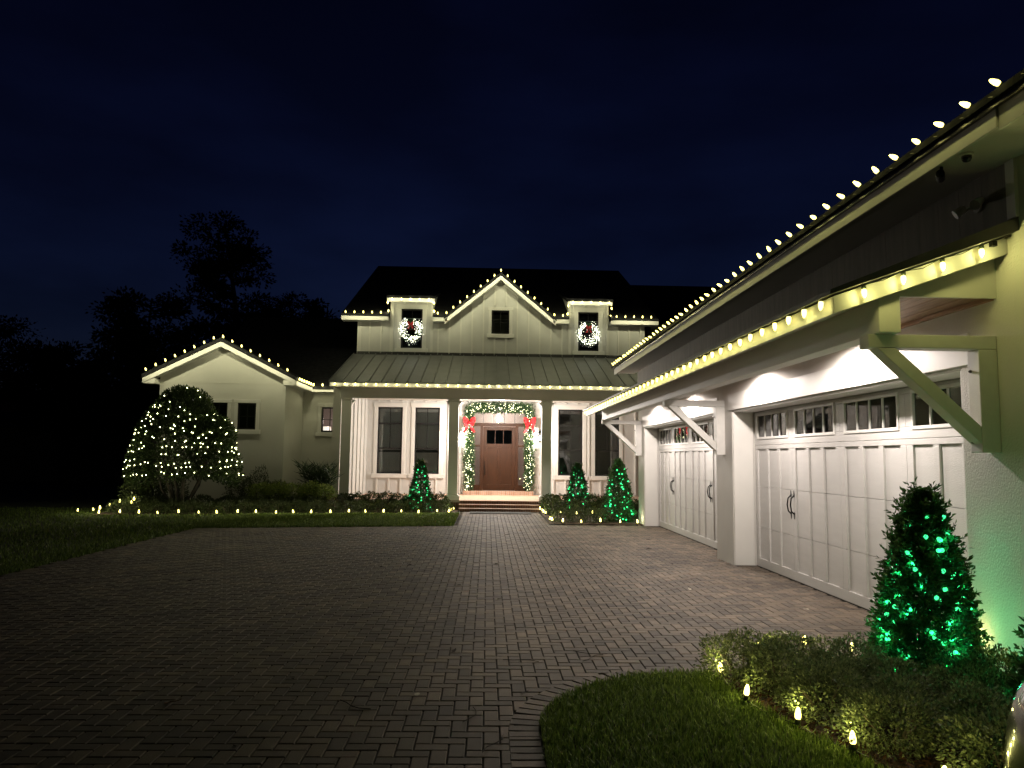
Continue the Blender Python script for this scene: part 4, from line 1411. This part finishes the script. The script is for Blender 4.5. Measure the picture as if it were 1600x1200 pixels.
def wreath(label, cx, cz, seed):
    rg = np.random.default_rng(seed)
    y = HY - 0.09
    t = thing('wreath', label, 'wreath', (cx, y, cz), 'lit wreaths on the dormer windows')
    a = rg.uniform(0, 2 * math.pi, 2600)
    C = np.stack([cx + 0.34 * np.cos(a), np.full(2600, y), cz + 0.34 * np.sin(a)], 1)
    R_ = unit(rg.normal(size=(2600, 3)) * np.array([1, 0.6, 1]))
    P = C + R_ * rg.uniform(0, 0.07, 2600)[:, None]
    V, Fc = leaves(P, R_ + np.array([0, -0.4, 0]), 0.06, 0.12, 0.03, rg)
    o = np_obj('sprigs', V, Fc, 'leaf_fir', t); o['kind'] = 'stuff'
    a = rg.uniform(0, 2 * math.pi, 300)
    ok = np.abs(((a - math.pi / 2 + math.pi) % (2 * math.pi)) - math.pi) > 0.28
    a = a[ok]
    rad = 0.34 + rg.normal(size=len(a)) * 0.07
    pts = np.stack([cx + rad * np.cos(a), y - 0.09 - rg.uniform(0, 0.04, len(a)), cz + rad * np.sin(a)], 1)
    mini_cloud(pts, 0.0105, 'mini_cool', t)
    bow('red bow on the wreath of the %s' % ('left dormer' if cx < 0 else 'right dormer'), (cx, y - 0.10, cz + 0.20), 0.46)
wreath('round lit wreath hanging on the left dormer window', -2.90, 6.31, 31)
wreath('round lit wreath hanging on the right dormer window', 3.69, 6.28, 32)

# ================================================================== TOPIARY TREES
GREEN_ME = None
gb = MB().lathe([(0.010, -0.021), (0.022, 0.0), (0.019, 0.016), (0.007, 0.026)], 8)
GREEN_ME = gb.mesh('bulb', 'mini_green', smooth=True)
GREEN_NEAR = MB().lathe([(0.008, -0.016), (0.0165, 0.0), (0.014, 0.012), (0.005, 0.02)], 8).mesh('bulb', 'mini_green', smooth=True)

def cone_r(tt):
    return np.maximum(1 - tt, 0) ** 0.58 * np.clip(0.80 + tt * 1.3, 0, 1)

def topiary(label, slabel, x, y, R, h, n, size, nl, seed, near=False):
    rg = np.random.default_rng(seed)
    t = thing('topiary_tree', label, 'topiary', (x, y, 0), 'cone topiary trees with green lights')
    MB().tube([(x, y, 0), (x, y, h * 0.85)], [0.035, 0.012], 8).build('trunk', 'bark', t)
    tt = rg.uniform(0.02, 1, n) ** 1.15
    az = rg.uniform(0, 2 * math.pi, n)
    D = np.stack([np.cos(az), np.sin(az), np.zeros(n)], 1)
    DD = np.stack([np.cos(az), np.sin(az), tt * 2.6], 1)
    lum = lump(DD * 1.6, seed, 0.13, 3.6)
    rad = R * cone_r(tt) * lum * (0.25 + 0.75 * rg.uniform(0, 1, n) ** 0.35)
    P = np.array([x, y, 0.0]) + D * rad[:, None] + np.stack([np.zeros(n), np.zeros(n), tt * (h - 0.02)], 1)
    V, Fc = leaves(P, D + rg.normal(size=(n, 3)) * 0.6 + np.array([0, 0, 0.5]), size, 0.24, 0.1, rg)
    ns = int(n / 60)
    ts = rg.uniform(0.03, 0.99, ns); az = rg.uniform(0, 2 * math.pi, ns)
    sp = [(V, Fc)]
    for q in range(ns):
        dq = np.array([math.cos(az[q]), math.sin(az[q]), rg.uniform(0.2, 1.1) + 1.2 * ts[q] ** 4])
        dq /= np.linalg.norm(dq)
        rq = R * float(cone_r(ts[q:q + 1])[0]) * 0.95
        b0 = np.array([x + rq * math.cos(az[q]), y + rq * math.sin(az[q]), ts[q] * (h - 0.03)])
        m_ = 11
        pp = b0 + dq * np.linspace(0, rg.uniform(0.05, 0.13), m_)[:, None]
        sp.append(leaves(pp, dq + rg.normal(size=(m_, 3)) * 0.7, size * 0.9, 0.22, 0.1, rg))
    V, Fc = cat(sp)
    np_obj('crown', V, Fc, 'leaf_topiary', t)
    s = thing('string_light', slabel, 'string lights', (x, y, 0), 'green lights on the topiary trees')
    path = []
    turns = 7
    for k in range(nl):
        u = (k + rg.uniform(0.15, 0.85)) / nl
        z = 0.06 + (h - 0.12) * (1 - (1 - u) ** 0.85) if False else 0.05 + (h - 0.10) * (1 - (1 - u * 0.985) ** 0.70)
        a = 2 * math.pi * turns * 2.37 * u + rg.normal() * 0.35
        r_ = R * float(cone_r(np.array([z / h]))[0]) * rg.uniform(0.70, 1.05)
        p = Vector((x + r_ * math.cos(a), y + r_ * math.sin(a), z + rg.normal() * 0.02))
        place('bulb', GREEN_NEAR if near else GREEN_ME, s, p, Quaternion((0, 0, 1), a) @ Quaternion((0, 1, 0), rg.uniform(0.3, 2.0)))
        if k % (2 if near else 3) == 0:
            bulb_light(s, (x + r_ * 1.10 * math.cos(a), y + r_ * 1.10 * math.sin(a), p.z), GREEN_W, GREEN_C, 0.012)
        path.append(Vector((x + r_ * 0.9 * math.cos(a), y + r_ * 0.9 * math.sin(a), p.z)))
    MB().tube(path, 0.003, 4).build('cord', 'cord_green', s)

topiary('large cone topiary with green lights beside the near garage door', 'green light string wound round the large near topiary', 3.42, 6.0, 0.405, 1.47, 22000, 0.050, 150, 41, near=True)
topiary('cone topiary with green lights cut by the right edge behind the parked car', 'green light string on the topiary cut by the right edge', 3.36, 4.28, 0.39, 1.47, 16000, 0.050, 110, 45, near=True)
topiary('cone topiary with green lights at the far corner of the garage', 'green light string on the topiary at the garage corner', 3.50, 20.5, 0.43, 1.66, 9000, 0.06, 90, 42)
topiary('short cone topiary with green lights right of the porch steps', 'green light string on the topiary right of the steps', 2.82, 24.0, 0.39, 1.52, 7500, 0.055, 64, 43)
topiary('short cone topiary with green lights left of the porch steps', 'green light string on the topiary left of the steps', -2.04, 23.9, 0.40, 1.54, 7500, 0.055, 64, 44)

# ================================================================== BIG LIT BUSH
bx, by_ = -8.72, 22.3
bush = thing('dome_bush', 'big dome shaped bush wound with white lights before the stucco wing', 'bush', (bx, by_, 0))
rb = random.Random(5)
st = MB()
for k in range(13):
    a = rb.uniform(0, 6.28)
    p = Vector((bx + 0.12 * math.cos(a), by_ + 0.12 * math.sin(a), 0))
    tip = Vector((bx + rb.uniform(0.5, 1.1) * math.cos(a), by_ + rb.uniform(0.5, 1.0) * math.sin(a), rb.uniform(1.5, 2.3)))
    mid = p.lerp(tip, 0.45) + Vector((rb.uniform(-0.1, 0.1), rb.uniform(-0.1, 0.1), -0.08))
    st.tube([p, p.lerp(mid, 0.5) + Vector((0.02, 0, 0.05)), mid, mid.lerp(tip, 0.5), tip], [0.045, 0.038, 0.03, 0.02, 0.01], 7)
    for q in range(3):
        s0 = mid.lerp(tip, 0.2 + 0.25 * q)
        e0 = s0 + Vector((rb.uniform(-0.5, 0.5), rb.uniform(-0.5, 0.5), rb.uniform(0.2, 0.6)))
        st.tube([s0, s0.lerp(e0, 0.5) + Vector((0, 0, 0.05)), e0], [0.02, 0.014, 0.006], 5)
st.build('trunk', 'bush_bark', bush, smooth=True)
nL = 26000
rg = np.random.default_rng(51)
D = sphere_dirs(nL, rg)
D[:, 2] = np.where(D[:, 2] < -0.42, -D[:, 2], D[:, 2])
rad = lump(D, 52, 0.15, 4.2) * (0.62 + 0.38 * rg.uniform(0, 1, nL) ** 0.35)
P = np.array([bx, by_, 1.55]) + D * rad[:, None] * np.array([1.44, 1.4, 1.78])
V, Fc = leaves(P, D + rg.normal(size=(nL, 3)) * 0.6 + np.array([0, 0, 0.2]), 0.10, 0.23, 0.1, rg)
sp_ = []
for k in range(10):                                    # shoots poking out of the top
    a = rb.uniform(0, 6.28); r_ = rb.uniform(0.1, 0.9)
    c = np.array([bx + r_ * math.cos(a), by_ + r_ * math.sin(a), 3.15 - 0.45 * r_])
    n = 26
    pp = c + np.column_stack([rg.normal(size=n) * 0.04, rg.normal(size=n) * 0.04, np.linspace(0, 0.35, n)])
    sp_.append(leaves(pp, rg.normal(size=(n, 3)) + np.array([0, 0, 0.8]), 0.09, 0.23, 0.1, rg))
V, Fc = cat([(V, Fc)] + sp_)
np_obj('crown', V, Fc, 'leaf_bush', bush)
s = thing('string_light', 'tiny white light string spiralling round the big dome bush', 'string lights', (bx, by_, 0))
MINI_BUSH = MB().lathe([(0.006, -0.010), (0.0115, 0), (0.006, 0.010)], 6).mesh('bulb', 'mini_bush', smooth=True)
path = []
turn = 0
for ring in range(12):
    zz = -0.26 + ring * 0.108 + 0.02 * math.sin(ring * 2.3)
    nring = int(48 * math.sqrt(max(0.05, 1 - zz * zz)))
    for k in range(nring):
        if rg.uniform() < 0.22:
            continue
        a = 2 * math.pi * (k + rg.uniform(-0.6, 0.6)) / nring
        if math.sin(a) > 0.45:                         # the far side is out of sight
            continue
        z_ = zz + rg.normal() * 0.010 + 0.03 * math.sin(a * 3 + ring)
        d = Vector((math.cos(a) * math.sqrt(1 - z_ * z_), math.sin(a) * math.sqrt(1 - z_ * z_), z_))
        l_ = float(lump(np.array([d]), 52, 0.15, 4.2)[0]) * 1.02
        p = Vector((bx + d.x * 1.44 * l_, by_ + d.y * 1.4 * l_, 1.55 + d.z * 1.78 * l_))
        place('bulb', MINI_BUSH, s, p)
        path.append(p - d * 0.03)
MB().tube(path, 0.003, 4).build('cord', 'cord_green', s)

# ================================================================== SHRUBS
def shrub(label, c, rad, n, size, material, seed, group, cat_='shrub', width=0.3, amp=0.16, inner=0.45, name='shrub', k=3.0):
    t = thing(name, label, cat_, (c[0], c[1], 0), group)
    stems = MB()
    r = random.Random(seed)
    for q in range(5):
        a = r.uniform(0, 6.28)
        stems.tube([(c[0] + 0.03 * math.cos(a), c[1] + 0.03 * math.sin(a), 0.0), (c[0] + rad[0] * 0.3 * math.cos(a), c[1] + rad[1] * 0.3 * math.sin(a), c[2] * 0.6 + 0.02), (c[0] + rad[0] * 0.6 * math.cos(a), c[1] + rad[1] * 0.6 * math.sin(a), c[2] + rad[2] * 0.3)], [0.010, 0.008, 0.004], 5)
    stems.build('stem', 'bark', t)
    V, Fc = ellipsoid_foliage(c, rad, n, size, seed, amp, inner, zmin=0.02, width=width, k=k)
    np_obj('foliage', V, Fc, material, t)
    return t
r = random.Random(77)
NTH = ['first', 'second', 'third', 'fourth', 'fifth', 'sixth', 'seventh', 'eighth', 'ninth', 'tenth']
# near bed: fine leaved mounds
seed = 100
NB = [(2.10, 5.95), (2.45, 6.02), (2.85, 5.95), (2.22, 5.55), (2.62, 5.50), (3.02, 5.48), (3.45, 5.42), (3.78, 5.40), (2.38, 5.08), (2.78, 5.02), (3.20, 4.98), (3.62, 4.95), (2.55, 4.58), (2.98, 4.52), (3.78, 4.20), (2.82, 4.06), (3.25, 4.02), (3.68, 4.02), (3.1, 3.58), (3.6, 3.55)]
for (x, y) in NB:
    seed += 1
    h = r.uniform(0.15, 0.19)
    shrub('small fine leaved mounded shrub in the near bed below the large topiary', (x - 0.13 + r.uniform(-0.05, 0.05), y + r.uniform(-0.05, 0.05), h), (r.uniform(0.27, 0.32), r.uniform(0.26, 0.31), h * 1.05), 4200, 0.024, 'leaf_fine', seed, 'fine leaved shrubs in the near bed', amp=0.2, k=4.5, width=0.28)
# left bed
for k, x in enumerate(np.arange(-4.4, -1.3, 0.42)):
    seed += 1
    shrub(NTH[k] + ' hedge plant from the left against the porch, left of the steps', (x, 24.05 + r.uniform(-0.05, 0.05), 0.27), (0.30, 0.26, 0.27), 1100, 0.055, 'leaf_hedge', seed, 'hedge plants along the porch base left of the steps')
for k, x in enumerate(np.arange(-10.0, -1.2, 0.46)):
    seed += 1
    shrub('low tufted border plant along the front of the left bed', (x, bed_front(x) + 0.42 + r.uniform(-0.06, 0.06), 0.17), (0.30, 0.26, 0.20), 900, 0.055, 'leaf_hedge', seed, 'border plants along the front of the left bed', width=0.16)
for k, x in enumerate(np.arange(-9.9, -4.6, 0.60)):
    seed += 1
    shrub(NTH[k] + ' dark shrub from the left in the middle row of the left bed', (x, bed_front(x) + 1.0, 0.22), (0.36, 0.34, 0.25), 1100, 0.06, 'leaf_hedge', seed, 'dark shrubs in the middle of the left bed')
for k, x in enumerate((-6.75, -6.25, -5.75, -5.30, -4.92)):
    seed += 1
    shrub(NTH[k] + ' pale shrub from the left in the bright row before the wing corner', (x, 23.35, 0.52 + 0.03 * (k % 2)), (0.36, 0.32, 0.28), 1300, 0.06, 'leaf_bright', seed, 'pale shrubs before the wing corner')
for k, (x, hh) in enumerate(((-7.75, 1.0), (-7.35, 0.85), (-7.0, 1.05), (-6.62, 0.8), (-6.3, 0.7))):
    seed += 1
    shrub(NTH[k] + ' dark upright shrub from the left against the stucco wing wall', (x, 24.15, hh * 0.55), (0.27, 0.25, hh * 0.55), 1300, 0.075, 'leaf_hedge', seed, 'upright shrubs against the wing wall', amp=0.25, width=0.14)
for k, x in enumerate((-10.0, -9.6, -9.15)):
    seed += 1
    shrub(NTH[k] + ' loose dark shrub from the left under the big lit bush', (x, 22.4 + 0.2 * k, 0.45), (0.38, 0.36, 0.45), 1200, 0.07, 'leaf_hedge', seed, 'shrubs under the left of the big bush', amp=0.25)
seed += 1
shrub('small reddish leaved shrub beside the porch column in the left bed', (-4.75, 23.5, 0.28), (0.25, 0.22, 0.2), 600, 0.06, 'leaf_red', seed, None)
# right bed
for k, x in enumerate((2.0, 2.4, 2.85, 3.3, 3.75, 4.2)):
    seed += 1
    shrub(NTH[k] + ' hedge plant from the steps in the row against the porch base at right', (x, 24.05, 0.28), (0.32, 0.26, 0.28), 1100, 0.055, 'leaf_hedge', seed, 'hedge plants along the porch base right of the steps')
for k, x in enumerate((2.0, 2.45, 2.9, 3.35, 3.8, 4.3)):
    seed += 1
    shrub(NTH[k] + ' dark shrub from the walk in the middle of the right bed', (x, 22.6 + r.uniform(-0.1, 0.1), 0.24), (0.34, 0.32, 0.27), 1000, 0.055, 'leaf_hedge', seed, 'dark shrubs in the middle of the right bed')
for k, x in enumerate((1.95, 2.35, 2.75, 3.05)):
    seed += 1
    shrub(NTH[k] + ' tufted plant from the walk at the front edge of the right bed', (x, 20.1 + r.uniform(-0.05, 0.05), 0.18), (0.30, 0.28, 0.20), 1000, 0.05, 'leaf_hedge', seed, 'tufted plants at the front edge of the right bed', width=0.16)
# spiky clump
t = thing('spiky_plant', 'dark spiky leaved clump growing in the corner beside the porch', 'plant', (-5.15, 24.0, 0))
rg = np.random.default_rng(61)
parts = []
for k in range(34):
    c = np.array([-5.15 + rg.normal() * 0.26, 24.0 + rg.normal() * 0.18, 0])
    hz = rg.uniform(0.5, 1.35)
    n = 26
    a = np.linspace(0, 4 * math.pi, n) + rg.uniform(0, 6)
    Dd = np.column_stack([np.cos(a), np.sin(a), rg.uniform(0.2, 1.3, n)])
    P = c + np.column_stack([rg.normal(size=(n, 2)) * 0.02, np.full(n, hz) + rg.uniform(-0.25, 0.0, n)])
    parts.append(leaves(P, Dd, 0.40, 0.035, 0.01, rg))
V, Fc = cat(parts)
np_obj('foliage', V, Fc, 'leaf_spiky', t)
sm = MB()
for k in range(8):
    sm.tube([(-5.15 + r.uniform(-0.2, 0.2), 24.0 + r.uniform(-0.15, 0.15), 0), (-5.15 + r.uniform(-0.35, 0.35), 24.0 + r.uniform(-0.25, 0.25), r.uniform(0.6, 1.2))], [0.02, 0.012], 6)
sm.build('stem', 'bark', t)

# ================================================================== BACKGROUND TREES
def tree(label, x, y, h, spread, seed, nclump, lean=0.0):
    rg = np.random.default_rng(seed)
    r_ = random.Random(seed)
    t = thing('tree', label, 'tree', (x, y, 0), 'dark trees behind the house')
    tb = MB()
    top = Vector((x + lean, y, h * 0.88))
    base = Vector((x, y, 0))
    pts = [base.lerp(top, u) + Vector((r_.uniform(-0.3, 0.3), r_.uniform(-0.3, 0.3), 0)) * u for u in (0, 0.25, 0.5, 0.75, 1)]
    tb.tube(pts, [h * 0.022, h * 0.018, h * 0.013, h * 0.008, h * 0.003], 8)
    tips = []
    for k in range(nclump):
        u = 0.35 + 0.63 * (k + 0.5) / nclump
        s0 = base.lerp(top, u)
        a = r_.uniform(0, 6.28)
        ln = spread * (1.15 - 0.75 * abs(u - 0.5)) * r_.uniform(0.5, 1.1)
        e0 = s0 + Vector((math.cos(a) * ln, math.sin(a) * ln, r_.uniform(0.1, 0.55) * ln))
        m0 = s0.lerp(e0, 0.5) + Vector((0, 0, -0.08 * ln))
        tb.tube([s0, m0, e0], [h * 0.006, h * 0.004, h * 0.0015], 5)
        tips.append((m0, 0.75)); tips.append((e0, 1.0))
        for q in range(2):
            e1 = m0.lerp(e0, r_.uniform(0.3, 0.9)) + Vector((r_.uniform(-1, 1), r_.uniform(-1, 1), r_.uniform(-0.3, 0.8))) * ln * 0.35
            tb.tube([m0, e1], [h * 0.003, h * 0.001], 4)
            tips.append((e1, 0.8))
    tb.build('trunk', 'dark_bark', t)
    parts = []
    for c, sc in tips:
        n = 120
        Dd = sphere_dirs(n, rg)
        P = np.array(c) + Dd * rg.uniform(0, 1, (n, 1)) ** 0.5 * np.array([1.0, 1.0, 0.55]) * spread * 0.36 * sc * rg.uniform(0.6, 1.2)
        parts.append(leaves(P, Dd + np.array([0, 0, -0.1]), 0.21, 0.28, 0.08, rg))
    V, Fc = cat(parts)
    np_obj('crown', V, Fc, 'leaf_tree', t)
tree('tallest dark tree rising behind the stucco wing', -13.3, 45, 16.9, 2.7, 201, 30, -2.4)
tree('dark tree just right of the tallest one behind the wing roof', -12.6, 47, 12.6, 3.0, 202, 18)
tree('small slender dark tree at the left end of the main roof', -9.3, 43, 11.4, 1.5, 203, 12)
tree('spreading dark tree left of the tallest tree', -18.2, 41, 11.2, 2.8, 204, 20)
tree('low dark tree left of the spreading one', -22.5, 42, 7.8, 2.6, 205, 18)
tree('dark rounded tree at the far left edge', -32.0, 50, 11.0, 4.0, 206, 24)
tree('dark tree between the far left edge and the chimney', -27.0, 50, 8.2, 3.0, 207, 22)
tree('dark tree low behind the big lit bush', -15.5, 36, 7.8, 2.6, 208, 20)

# neighbouring house hidden in the dark
nbh = thing('neighbour_house', 'unlit neighbouring house with a red chimney in the dark at far left', 'house', (-26, 46, 0))
box('wall', 'neighbour_wall', nbh, -34, -19, 43, 52, 0, 3.0)
MB().prism([(42.4, 2.95), (47.5, 5.4), (52.6, 2.95)], 'x', -34.5, -18.5).build('roof', 'neighbour_roof', nbh)
box('chimney', 'red_chimney', nbh, -27.6, -26.3, 44.4, 45.3, 3.4, 6.0)
box('chimney_cap', 'neighbour_wall', nbh, -27.7, -26.2, 44.3, 45.4, 6.001, 6.12)

# ================================================================== SMALL THINGS
dm = thing('doormat', 'dark flat mat lying on the pavers before the porch steps', 'mat', (0.42, 23.3, 0))
box('mat_body', 'rubber_mat', dm, -0.50, 1.34, 22.95, 23.72, 0.004, 0.018, 0.004)
dc = thing('dome_camera', 'dark security dome camera under the upper garage soffit', 'camera', (3.55, 5.45, 3.985))
MB().lathe([(0.05, 0), (0.05, -0.016), (0.038, -0.020)], 18, (3.55, 5.45, 3.984)).build('mount', 'white_paint', dc, smooth=False)
MB().lathe([(0.037, -0.0205), (0.035, -0.042), (0.024, -0.06), (0.004, -0.066)], 18, (3.55, 5.45, 3.984)).build('dome', 'car_glass', dc, smooth=True)
bc = thing('bullet_camera', 'small bullet security camera beside the dome camera under the soffit', 'camera', (3.52, 5.72, 3.985))
MB().tube([(3.52, 5.72, 3.984), (3.52, 5.72, 3.93)], 0.012, 8).build('arm', 'black_metal', bc)
MB().tube([(3.56, 5.80, 3.92), (3.46, 5.64, 3.90)], 0.032, 12).build('barrel', 'black_metal', bc, smooth=False)
fl = thing('floodlight', 'unlit twin head floodlight on the dark upper garage wall', 'floodlight', (3.96, 5.95, 3.75))
MB().tube([(3.968, 5.95, 3.75), (3.94, 5.95, 3.75)], [0.055, 0.05], 16).build('base', 'white_paint', fl)
for s in (-1, 1):
    MB().tube([(3.94, 5.95, 3.75), (3.90, 5.95 + s * 0.10, 3.76)], 0.012, 8).build('arm', 'white_paint', fl)
    MB().tube([(3.91, 5.95 + s * 0.10, 3.77), (3.84, 5.95 + s * 0.13, 3.72)], [0.03, 0.042], 14).build('head', 'beam_paint', fl)
# litter of leaves on the pavers
lf = MB()
lf.grid([[(-0.012, -0.03, 0.002), (0, -0.04, 0.006), (0.012, -0.03, 0.002)], [(-0.022, 0.0, 0.010), (0, 0.0, 0.003), (0.022, 0.0, 0.012)], [(-0.012, 0.025, 0.006), (0, 0.03, 0.004), (0.012, 0.025, 0.008)], [(-0.001, 0.045, 0.012), (0, 0.05, 0.012), (0.001, 0.045, 0.012)]])
me_dry = lf.mesh('fallen_leaf', 'dry_leaf', smooth=True)
me_pale = lf.mesh('fallen_leaf', 'pale_leaf', smooth=True)
me_dark = lf.mesh('fallen_leaf', 'twig', smooth=True)
spots = []
while len(spots) < 46:
    x, y = r.uniform(-4.5, 4.1), 4.0 + 14 * r.random() ** 1.3
    if in_drive(x, y):
        spots.append((x, y))
for k, (x, y) in enumerate(spots):
    me = (me_dry, me_pale, me_dark, me_dark, me_dark)[k % 5]
    o = bpy.data.objects.new('fallen_leaf', me); COL.objects.link(o)
    o.location = (x, y, 0.002); o.rotation_euler = (r.uniform(-0.15, 0.15), r.uniform(-0.15, 0.15), r.uniform(0, 6.28))
    o.scale = [r.uniform(0.7, 1.4)] * 3
    tag(o, 'small %s fallen leaf lying on the driveway pavers' % ('brown', 'pale', 'dark', 'dark', 'dark')[k % 5], 'leaf', '%s fallen leaves on the driveway' % ('brown', 'pale', 'dark', 'dark', 'dark')[k % 5])
for k, (x, y) in enumerate(((0.45, 6.5), (0.8, 6.55), (1.05, 6.75), (-0.75, 5.3), (0.02, 4.55), (-0.1, 5.05))):
    a = r.uniform(0, 3.1)
    p = [Vector((x, y, 0.006)) + Vector((math.cos(a), math.sin(a), 0)) * u * 0.30 + Vector((math.sin(a), -math.cos(a), 0)) * 0.03 * math.sin(u * 5 + k) for u in (0, 0.25, 0.5, 0.75, 1)]
    o = MB().tube(p, 0.0028, 5).build('twig', 'twig')
    tag(o, 'thin dark twig lying on the pavers near the foreground lawn', 'twig', 'twigs on the driveway')

# ================================================================== PARKED CAR at the right edge
car = thing('parked_car', 'grey parked car whose front corner reaches into the lower right edge', 'car', (2.60, 0.35, 0))
cxm, hw = 2.60, 0.93
def sec(y, zs):   # half profile from sill to centre line
    return y, zs
secs = [(-2.02, [(0.55, 0.42), (0.72, 0.44), (0.78, 0.62), (0.76, 0.86), (0.60, 0.98), (0.0, 1.00)]),
        (-1.90, [(0.70, 0.26), (0.86, 0.34), (0.90, 0.60), (0.87, 0.92), (0.70, 1.04), (0.0, 1.07)]),
        (-1.20, [(0.78, 0.22), (0.92, 0.30), (0.94, 0.62), (0.90, 0.95), (0.74, 1.06), (0.0, 1.09)]),
        (0.20, [(0.78, 0.22), (0.92, 0.28), (0.94, 0.60), (0.90, 0.94), (0.76, 1.04), (0.0, 1.08)]),
        (1.20, [(0.78, 0.22), (0.92, 0.28), (0.94, 0.60), (0.90, 0.92), (0.74, 1.03), (0.0, 1.10)]),
        (2.10, [(0.76, 0.22), (0.88, 0.28), (0.92, 0.60), (0.89, 0.95), (0.70, 1.09), (0.0, 1.14)]),
        (2.55, [(0.72, 0.22), (0.82, 0.30), (0.85, 0.60), (0.83, 0.92), (0.64, 1.08), (0.0, 1.13)]),
        (2.80, [(0.66, 0.26), (0.74, 0.32), (0.77, 0.56), (0.75, 0.88), (0.58, 1.02), (0.0, 1.07)]),
        (2.88, [(0.50, 0.32), (0.62, 0.38), (0.66, 0.55), (0.62, 0.78), (0.46, 0.90), (0.0, 0.95)])]
rows = []
for y, pr in secs:
    rows.append([(cxm - a, y, z) for a, z in pr] + [(cxm + a, y, z) for a, z in reversed(pr[:-1])])
cb = MB().grid(rows)
cb.face(rows[0][::-1]); cb.face(rows[-1])
body = cb.build('body', 'car_paint', car, smooth=True)
ss = body.modifiers.new('subsurf', 'SUBSURF'); ss.levels = 2; ss.render_levels = 3
gh = []
for y, wd, z in ((-1.95, 0.70, 1.05), (-1.55, 0.62, 1.50), (-0.3, 0.64, 1.60), (0.35, 0.62, 1.55), (1.15, 0.76, 1.06)):
    gh.append([(cxm - wd - 0.06, y, z - 0.10), (cxm - wd, y, z), (cxm, y, z + 0.04), (cxm + wd, y, z), (cxm + wd + 0.06, y, z - 0.10)])
MB().grid(gh).build('roof', 'car_paint', car, smooth=True)
for s in (-1, 1):
    MB().grid([[(cxm + s * 0.86, -1.85, 1.0), (cxm + s * 0.88, -0.4, 1.0), (cxm + s * 0.84, 1.1, 1.02)], [(cxm + s * 0.68, -1.5, 1.42), (cxm + s * 0.70, -0.4, 1.52), (cxm + s * 0.74, 0.45, 1.42)]]).build('side_window', 'car_glass', car)
    for y in (-1.25, 1.72):
        wh = MB()
        X = cxm + s * 0.80
        tyre = MB().tube([(X - 0.11, y, 0.33), (X + 0.11, y, 0.33)], 0.33, 28).build('wheel', 'tyre', car, smooth=False, bevel=0.02)
        MB().tube([(X + s * 0.105, y, 0.33), (X + s * 0.118, y, 0.33)], 0.22, 20).build('rim', 'rim_metal', tyre)
    hl = MB()
    MB().grid([[(cxm + s * 0.84, 2.42, 0.82), (cxm + s * 0.72, 2.62, 0.80), (cxm + s * 0.48, 2.80, 0.76)], [(cxm + s * 0.84, 2.46, 0.70), (cxm + s * 0.74, 2.68, 0.68), (cxm + s * 0.50, 2.86, 0.64)]]).build('headlight', 'lamp_lens', car, smooth=True)
    ho = car.children[-1] if False else bpy.data.objects[[o.name for o in bpy.data.objects if o.name.startswith('headlight')][-1]]
    sd = ho.modifiers.new('subdivide', 'SUBSURF'); sd.subdivision_type = 'SIMPLE'; sd.levels = 4; sd.render_levels = 4
    sk = ho.modifiers.new('wrap', 'SHRINKWRAP'); sk.target = body; sk.offset = 0.004
    mb = MB().lathe([(0.02, -0.07), (0.09, -0.05), (0.10, 0.03), (0.05, 0.08)], 10, (cxm + s * 1.02, 0.95, 1.08))
    mb.build('mirror', 'car_paint', car, smooth=True)
MB().box(cxm - 0.36, cxm + 0.36, 2.89, 2.91, 0.40, 0.56).build('grille', 'black_frame', car, bevel=0.01)
MB().grid([[(cxm - 0.72, 1.22, 1.06), (cxm, 1.34, 1.10), (cxm + 0.72, 1.22, 1.06)], [(cxm - 0.60, 0.42, 1.53), (cxm, 0.46, 1.58), (cxm + 0.60, 0.42, 1.53)]]).build('windscreen', 'car_glass', car, smooth=True)
